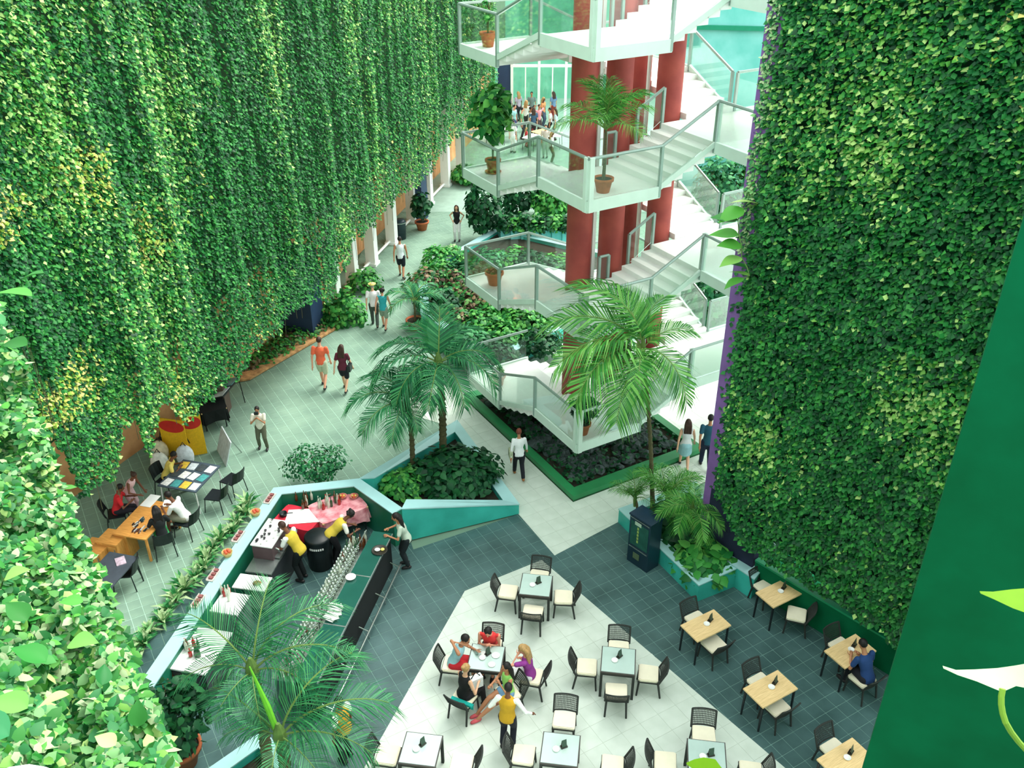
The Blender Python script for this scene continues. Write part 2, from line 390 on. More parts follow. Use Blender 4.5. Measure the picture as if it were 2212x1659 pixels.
def make_ivy():
    n = 50000
    s = RNG.random(n)**.92*7.3; s = np.maximum(s, .06+.1*RNG.random(n)); s = np.where(RNG.random(n) < .01, RNG.normal(.0, .1, n), s)
    zb = np.interp(s, [0, 1.2, 7.4], [2.2, 1.35, .95])+(vnoise(s*4, s*0, 3)-.5)*.35
    z = zb+(16.4-zb)*RNG.random(n)
    rel = vnoise(s*1.3, z*.5, 31)*.5+vnoise(s*4.2, z*2.6, 32)*.5
    dep = (.02+rel*.34+RNG.random(n)*.07)*np.clip(.15+s/.6, .15, 1)
    P_ = np.stack([W0.x+WD.x*s+WN.x*dep, W0.y+WD.y*s+WN.y*dep, z], 1)
    N_ = np.tile(np.array([WN.x, WN.y, .95]), (n, 1)); size = RNG.uniform(.09, .15, n)
    base = pick('ivy', n, [.25, .3, .27, .18]); li = pick('ivy_light', n); ye = pick('yellow', n)
    t = vnoise(s*.7, z*.45, 21)
    pl = np.clip((t-.45)*1.2+(z-7)*.02+.05, .04, .75)
    c = np.where((RNG.random(n) < pl)[:, None], li, base)
    yy = np.exp(-(((s-5.2)/.8)**2+((z-13.4)/.7)**2))*.6+np.exp(-(((s-6.3)/.7)**2+((z-9.6)/2)**2))*.25
    c = np.where((RNG.random(n) < yy)[:, None], ye, c)
    return leaves_mesh('ivy_leaves', P_, N_, size, c, jitter=.38, fold=.2)
tag(link('foliage', make_ivy(), None, ivy), kind='stuff')
n = 900; z = RNG.uniform(8.2, 16, n); s = -.12+RNG.uniform(-.12, .12, n)
tag(link('foliage', leaves_mesh('edge_leaves', np.stack([W0.x+WD.x*s+WN.x*.06, W0.y+WD.y*s+WN.y*.06, z], 1), np.tile([WN.x, WN.y, .9], (n, 1)), RNG.uniform(.07, .12, n), pick('varieg', n)), None, ivy), kind='stuff')
L0 = at(1640, 1215, .9).to_2d(); L1 = at(1925, 1385, .9).to_2d(); Ld = (L1-L0).normalized(); Ln = Vector((-Ld.y, Ld.x))
if Ln.y > 0 or Ln.x > 0: Ln = -Ln
q = lambda t, o: tuple(L0+Ld*t+Ln*o)
lw = MB().prism([q(-.1, 0), q(3.6, 0), q(3.6, -.9), q(-.1, -.9)], 0, .88).obj('wall_green_ledge', deep_green); lw['kind'] = 'structure'
tr = MB().prism([q(-.1, .03), q(3.6, .03), q(3.6, -.12), q(-.1, -.12)], .88, .93).obj('trim_ledge_top', mat('green_trim', (20, 140, 96), .5, .05)); tr['kind'] = 'structure'
# near pillar wall, right foreground
n0 = Vector((5.09, 8.78))
pw = MB().prism([(n0.x, n0.y), (11.5, 5.2), (11.9, 5.9), (n0.x+.25, n0.y+.45)], -.05, 17.5).obj('wall_right_near', deep_green); pw['kind'] = 'structure'
# unseen wall behind the camera, added to leave sky light only from above
bw = MB().prism([(-14, -3), (12, -3), (12, -3.4), (-14, -3.4)], 0, 17.5).obj('wall_rear', mat('rear_plaster', (150, 170, 150), .8, .05)); bw['kind'] = 'structure'

# ------------------------------------------------------------------ spiral stair
SD = Vector((1.7, 20.1)); SU = Vector((.861, .509)); SV = Vector((-.509, .861))
def sw(u, v, z): p = SD+SU*u+SV*v; return Vector((p.x, p.y, z))
SM = Matrix(((SU.x, SV.x, 0, SD.x), (SU.y, SV.y, 0, SD.y), (0, 0, 1, 0), (0, 0, 0, 1)))
stair = thing('spiral_staircase', 'white open staircase winding up around red columns with glass railings', 'staircase', (SD.x, SD.y, 0), math.atan2(SU.y, SU.x))
fascia = mat('pale_green_fascia', (208, 230, 218), .5, .04, 3)
def slab(name, u0, u1, v0, v1, z, th=.2, m=white):
    b = MB().prism([(u0, v0), (u1, v0), (u1, v1), (u0, v1)], z-th, z); return b.obj(name, m, stair)
def flight(u0, u1, v0, v1, axis, z0, z1, n=5):
    for i in range(n):
        z = z0+(z1-z0)*(i+1)/(n+1); a, b = i/n, (i+1)/n
        e = .0 if i == 0 else .03
        if axis == 'u': ua, ub = u0+(u1-u0)*(a), u0+(u1-u0)*b; slab('step', min(ua, ub)-.015, max(ua, ub)+.015, v0, v1, z, .17)
        else: va, vb = v0+(v1-v0)*a, v0+(v1-v0)*b; slab('step', u0, u1, min(va, vb)-.015, max(va, vb)+.015, z, .17)
def rail(path, stringer=True, posts=None, h=1.0, dark=False):
    for i, p in enumerate(path):
        if posts is None or i in posts:
            MB().box((p[0], p[1], p[2]+(h-.22)/2), (.07, .07, h+.22)).obj('post', metal_w, stair)
    for a, b in zip(path, path[1:]):
        A, B = Vector(a), Vector(b)
        MB().tube([A+Vector((0, 0, h)), B+Vector((0, 0, h))], .038, 6).obj('handrail', metal_w, stair)
        d = (B-A); dh = Vector((d.x, d.y, 0)).normalized(); nn = Vector((-dh.y, dh.x, 0))*.008
        def sheet(z0, z1, m, name, th=1, ins=.05):
            a2 = A+dh*ins; b2 = B-dh*ins; vs = []
            for o in (-nn*th, nn*th):
                vs += [a2+o+Vector((0, 0, z0)), b2+o+Vector((0, 0, z0)), b2+o+Vector((0, 0, z1)), a2+o+Vector((0, 0, z1))]
            MB().add(vs, [(0, 1, 2, 3), (7, 6, 5, 4), (0, 4, 5, 1), (1, 5, 6, 2), (2, 6, 7, 3), (3, 7, 4, 0)]).obj(name, m, stair)
        sheet(.06, h-.04, glassm, 'glass_panel')
        if stringer: sheet(-.24 if abs(A.z-B.z) < .3 else -.07, .04 if abs(A.z-B.z) < .3 else .07, fascia, 'stringer', 4, -.02)
cols_z = (0, 17.2)
for k in range(4):
    f = 1.86+3.3*k; fL = f-.825; fR = f+.825; fB = f+1.65
    if k == 0: flight(2.1, 4.0, 4.0, 6.0, 'u', fL-.03, .06, 5)
    slab('landing', 0, 2.1, 4.05, 6.0, fL)
    flight(0.02, 2.1, 4.05, 2.1, 'v', fL, f)
    slab('landing', 0, 2.1, 0, 2.1, f)
    flight(2.1, 3.7, 0.02, 2.1, 'u', f, fR)
    if k == 0: slab('landing', 3.7, 9.0, 0, 2.1, fR)
    else: MB().prism([(3.6, -3.0), (9, -3.0), (9, 2.1), (3.7, 2.1), (3.7, 0)], fR-.2, fR).obj('landing', white, stair)
    flight(4.5, 6.1, 2.1, 4.0, 'v', fR, fB)
    slab('landing', 4.0, 6.1, 4.0, 6.0, fB)
    if k < 3: flight(4.0, 2.1, 4.0, 6.0, 'u', fB, f+3.3-.825)
    # outer railing
    st0 = [(4.0, 6.0, .1)] if k == 0 else [(4.0, 6.0, f-1.65)]
    if k > 0: rail([(4.0, 6.0, f-1.65), (2.15, 6.0, fL)], posts=(1,))
    rail([(2.15, 6.0, fL), (0, 6.0, fL), (0, 4.05, fL), (0, 2.1, f), (0, 0, f), (2.05, 0, f), (3.65, 0, fR)], posts=(1, 2, 3, 5, 6))
    for o in (-.09, .09): MB().box((0 if o < 0 else .06, -.02 if o > 0 else .06, f+.4), (.12, .1, 1.26)).obj('post', fascia, stair)
    if k == 0: rail([(3.65, 0, fR), (9, 0, fR)], posts=())
    else: rail([(3.65, 0, fR), (3.6, -3.0, fR)], posts=())
    MB().box((3.72, .05, fR+.39), (.12, .1, 1.22)).obj('post', fascia, stair)
    rail([(9, 2.1, fR), (6.15, 2.1, fR)], posts=(1,)); rail([(6.1, 2.25, fR), (6.1, 4.0, fB), (6.1, 6.0, fB), (4.0, 6.0, fB)], posts=(0, 1, 2, 3))
    # inner panels beside the well
    rail([(2.95, 2.14, f+.35), (3.75, 2.14, f+.8)], stringer=False, h=.9)
    rail([(2.0, 2.14, f), (2.3, 2.14, f)], stringer=False, h=.8)
for u, v in ((1.68, 2.68), (2.6, 2.5), (4.25, 2.55), (4.2, 3.8)):
    MB().lathe([(.335, 0), (.335, 17.2)], (u, v, 0), 28).obj('column', red, stair)
for o in stair.children:
    if o.name.startswith('column'):
        for p in o.data.polygons: p.use_smooth = len(p.vertices) == 4
MB().box((2.1, 2.6, 8.5), (.1, .06, 17)).obj('pipe', white, stair)
MB().box((3.9, 3.0, 8.5), (.07, .07, 17)).obj('pipe', white, stair)

# ------------------------------------------------------------------ rock bed under the stair
pc = [at(1040, 866).to_2d(), at(1238, 1085).to_2d(), at(1462, 983).to_2d()]
e1 = pc[0]-pc[1]; e2 = pc[2]-pc[1]; pc4 = [pc[1], pc[1]+SU*4.6, pc[1]+SU*4.6+SV*6.0, pc[1]+SV*6.3]
cen = sum(pc4, Vector((0, 0)))/4
bed = MB().prism([tuple(p) for p in pc4], .0, .06).obj('rock_bed', soil); bed['kind'] = 'structure'
for i in range(4):
    a, b = pc4[i], pc4[(i+1) % 4]; ia, ib = a+(cen-a).normalized()*.42, b+(cen-b).normalized()*.42
    MB().prism([tuple(a), tuple(b), tuple(ib), tuple(ia)], -.02, .2).obj('curb', curb_green, bed)
def rock_mesh(r, sd):
    rd = random.Random(sd); mb = MB(); mb.ell((0, 0, 0), (r, r*.75, r*.5), 7, 4)
    mb.v = [(x*rd.uniform(.75, 1.2), y*rd.uniform(.75, 1.2), z*rd.uniform(.7, 1.15)) for x, y, z in mb.v]; return mb.mesh('rock')
rms = [rock_mesh(.16, i) for i in range(6)]
for m in rms: m.materials.append(rock)
rocks = []
for i in range(300):
    u, v = random.random(), random.random()
    if i < 200: u, v = (random.uniform(0.1, .95), random.uniform(.03, .33)) if i % 2 else (random.uniform(.03, .4), random.uniform(.05, .9))
    p = pc[1]+SU*(.4+u*3.9)+SV*(.4+v*5.4)
    o = bpy.data.objects.new('rock', rms[i % 6]); COL.objects.link(o); o.parent = bed
    k = random.uniform(.6, 1.5); o.scale = (k, k, k); o.location = (p.x, p.y, .06+.05*k); o.rotation_euler = (random.uniform(-.3, .3), random.uniform(-.3, .3), random.uniform(0, 6))
n = 1500; pp = np.array([(lambda p: (p.x, p.y, random.uniform(.1, .28)))(pc[1]+SU*(.4+random.random()**1.3*3.9)+SV*(.4+random.random()*5.3)) for _ in range(n)])
tag(link('foliage', leaves_mesh('bed_leaves', pp, np.tile([0, 0, 1.0], (n, 1)), RNG.uniform(.08, .2, n), pick('dark', n), droop=0, jitter=.6), None, bed), kind='stuff')

# ------------------------------------------------------------------ planters
def ring(name, label, poly, hts, th, wallm, capm, closed=True, skip=(), cat='planter', inner=None):
    t = thing(name, label, cat, (0, 0, 0))
    pts = [Vector(p) for p in poly]; n = len(pts); m = n if closed else n-1
    sgn = sum(pts[i].x*pts[(i+1) % n].y-pts[(i+1) % n].x*pts[i].y for i in range(n)) if closed else -1
    sd = 1 if sgn > 0 else -1
    if inner: sd = inner
    def off(i):
        def nrm(a, b): d = (pts[b]-pts[a]).normalized(); return Vector((-d.y, d.x))*sd
        ns = []
        if closed or i > 0: ns.append(nrm((i-1) % n, i))
        if closed or i < n-1: ns.append(nrm(i, (i+1) % n))
        if len(ns) == 1: return pts[i]+ns[0]*th
        s_ = ns[0]+ns[1]; return pts[i]+s_*(th*2/max(s_.length_squared, .35))*1.0 if s_.length > 0 else pts[i]+ns[0]*th
    for i in range(m):
        if i in skip: continue
        j = (i+1) % n; a, b, bi, ai = pts[i], pts[j], off(j), off(i)
        MB().prism([tuple(a), tuple(b), tuple(bi), tuple(ai)], 0, [hts[i], hts[j], hts[j], hts[i]]).obj('wall_panel', wallm, t)
        nn = lambda p, q_, e: tuple(p+(p-q_).normalized()*e)
        MB().prism([nn(a, ai, .02), nn(b, bi, .02), nn(bi, b, .02), nn(ai, a, .02)], [hts[i], hts[j], hts[j], hts[i]], [hts[i]+.03, hts[j]+.03, hts[j]+.03, hts[i]+.03]).obj('crest', capm, t)
    return t, [off(i) for i in range(n)]
hB = 1.05
B1, B2, B3 = at(592, 1056, hB).to_2d(), at(776, 1036, hB).to_2d(), at(868, 1100, hB).to_2d()
B0 = at(296, 1490, hB).to_2d()
PR = at(1121, 1110).to_2d(); PT = at(988, 915, .35).to_2d()
planter1, _ = ring('palm_planter', 'angular teal planter wall holding two palms beside the bar', [B3, PR, PT, B2], [hB, .3, .45, hB], .3, teal, teal_skylit, skip=(3,))
MB().prism(inset((B3, PR, PT, B2), .88), 0, [.5, .12, .2, .5]).obj('soil', soil, planter1)
bar, _ = ring('bar_enclosure', 'chest high green wall with skylit teal top around the bar', [B0, B1, B2, B3], [hB]*4, .28, inner_green, teal_skylit, closed=False, cat='wall', inner=-1)
for c in list(bar.children): pass
# right hand planter
q0, q1, q2, q3 = at(1335, 1128).to_2d(), at(1425, 1212).to_2d(), at(1505, 1300).to_2d(), at(1655, 1240).to_2d()
q4 = Vector(wl(.55, 0)); q5 = at(1500, 1068).to_2d()
pr, _ = ring('corner_planter', 'teal raised planter full of plants at the foot of the ivy wall', [q0, q2, q3, Vector(wl(1.3, .05)), q4, q5], [.42, .5, .62, .6, .6, .42], .26, teal, teal_skylit)
MB().prism(inset((q0, q2, q3, Vector(wl(1.3, .05)), q4, q5), .9), 0, .34).obj('soil', soil, pr)
nv = MB().prism([wl(-.1, .05), wl(1.3, .05), wl(1.3, -.5), wl(-.1, -.5)], 0, 2.2).obj('wall_navy_base', mat('dark_navy_paint', (28, 36, 62), .7, .1)); nv['kind'] = 'structure'
# hedge planter left of the stair
hp = [at(905, 690, .6), at(1040, 760, .8), at(1095, 805, .5), at(1250, 720, .5), at(1250, 560, .5), at(985, 560, .5)]
h1, h2, h3, h4, h5, h6 = at(1070, 810).to_2d(), at(1310, 690).to_2d(), Vector((4.6, 36)), Vector((-.7, 39.5)), at(905, 618).to_2d(), at(912, 720).to_2d()
hedgep, _ = ring('hedge_planter', 'long teal planter of mixed shrubs between the walkway and the stair', [h1, h2, h3, h4, h5, h6], [.55, .55, .6, .5, .6, .75], .3, teal, teal_skylit)
MB().prism(inset((h1, h2, h3, h4, h5, h6), .96), 0, .4).obj('soil', soil, hedgep)
# bottom planter
b1, b2, b3 = at(440, 1680, .7).to_2d(), at(575, 1585, .7).to_2d(), at(625, 1670, .7).to_2d()
bp, _ = ring('front_planter', 'teal planter at the near end of the bar below the palms', [b1, b2, b3, Vector((-3.6, 9.2)), Vector((-5.6, 9.0))], [.8]*5, .25, mat('teal_paint', (0, 0, 0)), teal_skylit)
MB().prism(inset((b1, b2, b3, Vector((-3.6, 9.2)), Vector((-5.6, 9.0))), .9), 0, .6).obj('soil', soil, bp)
# back buildings
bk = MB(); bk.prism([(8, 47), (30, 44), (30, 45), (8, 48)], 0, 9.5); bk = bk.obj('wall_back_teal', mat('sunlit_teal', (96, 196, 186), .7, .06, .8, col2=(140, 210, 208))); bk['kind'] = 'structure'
bk = MB().prism([(8, 46.8), (30, 43.8), (30, 43.95), (8, 46.95)], 7.75, 7.95).obj('trim_back_band', mat('band_green', (20, 140, 108), .6, .05)); bk['kind'] = 'structure'
bk = MB(); bk.prism([(-16, 66), (16, 66), (16, 66.5), (-16, 66.5)], 0, 12); bk = bk.obj('wall_back_far', mat('far_wall', (104, 178, 150), .8, .12, .8, col2=(120, 190, 160))); bk['kind'] = 'structure'
nb = MB().prism([(-.9, 60), (-.1, 60), (-.1, 60.6), (-.9, 60.6)], 0, 4.8).obj('pillar_navy_far', navy); nb['kind'] = 'structure'
gf = thing('glazed_screen', 'white framed glass screen at the far end behind the crowd', 'window', (0, 60, 0))
for x in (0, 1.7, 3.4, 5.1): MB().box((x, 0, 2.4), (.16, .16, 4.8)).obj('mullion', white, gf)
for x in (.85, 2.55, 4.25): MB().box((x, 0, 1.7), (.08, .08, 3.4)).obj('mullion', white, gf)
for z in (3.4, 4.7): MB().box((2.55, 0, z), (5.3, .12, .16)).obj('transom', white, gf)
for i in range(3): MB().box((.85+1.7*i, 0, 1.7), (1.5, .02, 3.3)).obj('pane', glassm, gf)
# ------------------------------------------------------------------ plants
def frond_mesh(L, n, leaf, droop, pal, w=.045, seed=0, up=.9):
    "pinnate palm frond along +X, leaving upward and arching over"
    rd = random.Random(seed); mb = MB(); cols = []
    def c(): return tuple(lincol(rd.choice(PAL[pal]))*rd.uniform(.75, 1.25))+(1,)
    pts = []; a = up; x = z = 0; m = 14
    for i in range(m+1):
        pts.append(Vector((x, 0, z))); a -= droop/m; x += math.cos(a)*L/m; z += math.sin(a)*L/m
    f0 = 0; mb.tube(pts, [.022*(1-i/(m+1))+.006 for i in range(m+1)], 5)
    stemc = tuple(lincol((120, 150, 80)))+(1,)
    cols += [stemc]*(len(mb.f))
    for i in range(n):
        t = .14+.86*i/(n-1); k = t*m; j = min(int(k), m-1); p = pts[j].lerp(pts[j+1], k-j); d = (pts[j+1]-pts[j]).normalized()
        nrm = Vector((-d.z, 0, d.x))
        ll = leaf*(.45+1.1*math.sin(math.pi*min(1, t*.85+.1)))*rd.uniform(.85, 1.1)
        for s in (-1, 1):
            o = (d*(.55+.5*t)+Vector((0, s, 0))*(1.05-.35*t)+nrm*rd.uniform(.05, .35)).normalized()
            q1 = p+o*ll*.5; q2 = p+o*ll+Vector((0, 0, -ll*rd.uniform(.25, .5)))
            ww = d*w*.5; cc = c()
            mb.add([p-ww*.6, p+ww*.6, q1+ww+nrm*.01, q1-ww+nrm*.01, q2], [(0, 1, 2, 3), (3, 2, 4)]); cols += [cc, cc]
    me = mb.mesh('frond'); face_tint(me, np.array(cols)); me.materials.append(leafm); return me
FM = {}
def frond(kind, i):
    if (kind, i) not in FM:
        spec = {'dark': (2.3, 46, .62, 1.9, 'palm', .055), 'light': (2.6, 44, .75, 1.7, 'palm_l', .06), 'near': (2.2, 40, .6, 1.7, 'palm', .034), 'pot': (1.3, 26, .36, 1.9, 'palm', .05),
                'fan': (1.5, 30, .5, 1.2, 'palm_l', .03), 'shrub': (1.5, 30, .42, 1.6, 'shrub', .04)}[kind]
        FM[(kind, i)] = frond_mesh(*spec, seed=i*7+hash(kind[0]) % 5 if False else i*7+len(kind))
    return FM[(kind, i)]
def palm(name, label, base, top, kind, specs, r=.09, rb=None, group=None):
    "specs: (azimuth deg, scale, extra tilt deg)"
    t = thing(name, label, 'palm', base, 0, group); h = Vector(top)-Vector(base)
    m = [Vector((0, 0, 0))+h*k+Vector((math.sin(k*3)*.05, 0, 0)) for k in (0, .25, .5, .75, 1)]
    tb = MB(); tb.smooth = True; tb.tube(m, [(rb or r*1.3), r, r*.9, r*.85, r*.7], 10)
    if h.length > 1.2:
        for k in range(int(h.length/.16)):
            q_ = h*(k*.16/h.length); tb.smooth = False; tb.lathe([(r*1.12, -.015), (r*1.12, .015)], (q_.x+math.sin(k*.16/h.length*3)*.05, q_.y, q_.z), 10)
    tb.obj('trunk', bark, t)
    MB().lathe([(r*.8, -.25), (r*1.25, -.05), (r*1.0, .12), (r*.3, .3)], tuple(h), 8).obj('crownshaft', mat('crownshaft_green', (90, 120, 56), .7, .2, 8), t)
    for i, (az, sc, ti) in enumerate(specs):
        o = link('frond', frond(kind, i % 4), None, t, tuple(h-Vector((0, 0, .03)))); o.rotation_euler = (R(random.uniform(-14, 14)), R(-ti), R(az)); o.scale = (sc, sc, sc)
    return t
def rnd_specs(n, s0, s1, t0=-25, t1=25, a0=0): return [(a0+360*i/n+random.uniform(-12, 12), random.uniform(s0, s1), random.uniform(t0, t1)) for i in range(n)]
def bush(name, label, loc, rx, ry, rz_, n, size, pal, cat='plant', group=None, rich=True, stem=True, z0=0, droop=.45, shape='dome'):
    t = thing(name, label, cat, loc, 0, group)
    d = RNG.normal(0, 1, (n, 3)); d /= np.linalg.norm(d, axis=1)[:, None]; d[:, 2] = np.abs(d[:, 2]) if shape == 'dome' else d[:, 2]
    rr = RNG.uniform(.45, 1, n)**.6
    rr *= .75+.5*vnoise(d[:, 0]*2.3+d[:, 2], d[:, 1]*2.3, int(abs(loc[0]*7)) % 50)
    P_ = d*rr[:, None]*np.array([rx, ry, rz_]); P_[:, 2] += z0
    if shape == 'dome': P_[:, 2] = np.maximum(P_[:, 2], .03)
    N_ = d*.7+np.array([0, 0, .6])
    me = leaves_mesh('leaves', P_, N_, RNG.uniform(size*.7, size*1.25, n), pick(pal, n), droop=droop, jitter=.35, rich=rich)
    tag(link('foliage', me, None, t), kind='stuff')
    if stem:
        s = MB()
        for i in range(6):
            a = i*1.05; k = .6 if shape == 'dome' else .5
            s.tube([(0.02*math.cos(a), .02*math.sin(a), 0), (rx*.2*math.cos(a), ry*.2*math.sin(a), (z0+rz_*.3)*.7), (rx*k*math.cos(a), ry*k*math.sin(a), z0+rz_*.45)], [.025, .018, .008], 5)
        s.obj('stem', bark, t)
    return t
def pot_mesh(r=.24, h=.38):
    mb = MB(); mb.smooth = True; mb.lathe([(r*.68, 0), (r*.95, h*.8), (r*1.1, h*.8), (r*1.12, h), (r*.98, h), (r*.94, h*.86)], seg=20); return mb
def potted(label, loc, r=.24, h=.38, plant='leafy', saucer=False, **k):
    t = thing('potted_plant', label, 'potted plant', loc)
    pot_mesh(r, h).obj('pot', clay, t)
    MB().lathe([(r*.93, h*.82), (r*.93, h*.88)], seg=16).obj('soil', soil, t)
    if saucer: MB().lathe([(r*.9, .0), (r*1.15, .03), (r*1.15, .045), (r*.9, .02)], seg=18).obj('saucer', clay, t)
    if plant == 'leafy':
        n = k.get('n', 260); R_ = k.get('rad', .45); H_ = k.get('H', .9)
        d = RNG.normal(0, 1, (n, 3)); d /= np.linalg.norm(d, axis=1)[:, None]
        P_ = d*np.array([R_, R_, H_*.5])*RNG.uniform(.4, 1, n)[:, None]; P_[:, 2] += h+k.get('lift', .1)+H_*.5
        tag(link('foliage', leaves_mesh('l', P_, d*.6+np.array([0, 0, .5]), RNG.uniform(.7, 1.2, n)*k.get('size', .2), pick(k.get('pal', 'dark'), n), droop=.7, rich=True), None, t), kind='stuff')
        s = MB()
        for i in range(5): s.tube([(0, 0, h*.8), (.03*math.cos(i*1.3), .03*math.sin(i*1.3), h+H_*.4), (R_*.5*math.cos(i*1.3), R_*.5*math.sin(i*1.3), h+H_*.8)], [.02, .015, .006], 5)
        s.obj('stem', bark, t)
    elif plant == 'palm':
        hh = k.get('H', .8)
        MB().tube([(0, 0, h*.8), (.01, 0, h+hh*.5), (0, .02, h+hh)], [.045, .035, .03], 7).obj('trunk', bark, t)
        for i, (az, sc, ti) in enumerate(k['specs']):
            o = link('frond', frond(k.get('kind', 'pot'), i % 4), None, t, (0, 0, h+hh-.04)); o.rotation_euler = (0, R(-ti), R(az)); o.scale = (sc,)*3
    return t
def tuft_mesh(n, L, pal, w=.07, seed=0, spread=1.0):
    "rosette of arching strap leaves (dracaena, lily)"
    rd = random.Random(seed); mb = MB(); cols = []
    for i in range(n):
        a = i*2.4+rd.uniform(-.3, .3); el = rd.uniform(.35, 1.35); l = L*rd.uniform(.7, 1.1); d = Vector((math.cos(a)*math.cos(el)*spread, math.sin(a)*math.cos(el)*spread, math.sin(el)))
        s = Vector((-math.sin(a), math.cos(a), 0)); p0 = Vector((0, 0, .05)); p1 = p0+d*l*.5; p2 = p0+d*l+Vector((0, 0, -l*.35*rd.uniform(.6, 1.2)))
        k = p0.lerp(p1, .5)
        mb.add([p0-s*w*.25, p0+s*w*.25, p1+s*w*.55, p1-s*w*.55, p1+Vector((0, 0, -.015)), p2], [(0, 1, 2, 4), (0, 4, 3), (4, 2, 5), (3, 4, 5)])
        c = tuple(lincol(rd.choice(PAL[pal]))*rd.uniform(.85, 1.15))+(1,); cols += [c]*4
    me = mb.mesh('tuft'); face_tint(me, np.array(cols)); me.materials.append(leafm); return me

# ------------------------------------------------------------------ people
def smooth_union(mb, vox, dec=0, mats=None):
    me = mb.mesh('t'); o = bpy.data.objects.new('t', me); COL.objects.link(o)
    md = o.modifiers.new('r', 'REMESH'); md.mode = 'VOXEL'; md.voxel_size = vox; md.use_smooth_shade = True
    sm = o.modifiers.new('s', 'SMOOTH'); sm.factor = .5; sm.iterations = 2
    dg = bpy.context.evaluated_depsgraph_get(); out = bpy.data.meshes.new_from_object(o.evaluated_get(dg))
    bpy.data.objects.remove(o); return out
def ik(a, b, l1, l2, pole):
    d = b-a; L = min(d.length, (l1+l2)*.995); dn = d.normalized(); x = (l1*l1-l2*l2+L*L)/(2*L); h = math.sqrt(max(l1*l1-x*x, 0))
    p = pole-dn*pole.dot(dn)
    if p.length < 1e-4: p = Vector((0, 1, 0))-dn*dn.y
    return a+dn*x+p.normalized()*h, a+dn*L
BODY_TEMP = []
SKIN = {k: mat('skin_'+k, c, .55, .04, 6) for k, c in {'light': (222, 172, 140), 'tan': (188, 130, 96), 'brown': (120, 76, 54), 'pink': (226, 160, 132)}.items()}
HAIRM = {k: mat('hair_'+k, c, .6, .25, 30) for k, c in {'black': (24, 20, 20), 'brown': (62, 40, 30), 'blond': (176, 140, 90), 'grey': (150, 146, 140), 'auburn': (120, 60, 44)}.items()}
CL = {}
def cloth(c):
    if c not in CL: CL[c] = mat('cloth_%d_%d_%d' % c, c, .85, .07, 9)
    return CL[c]
shoe_m = mat('dark_shoe', (40, 38, 40), .5, .1)
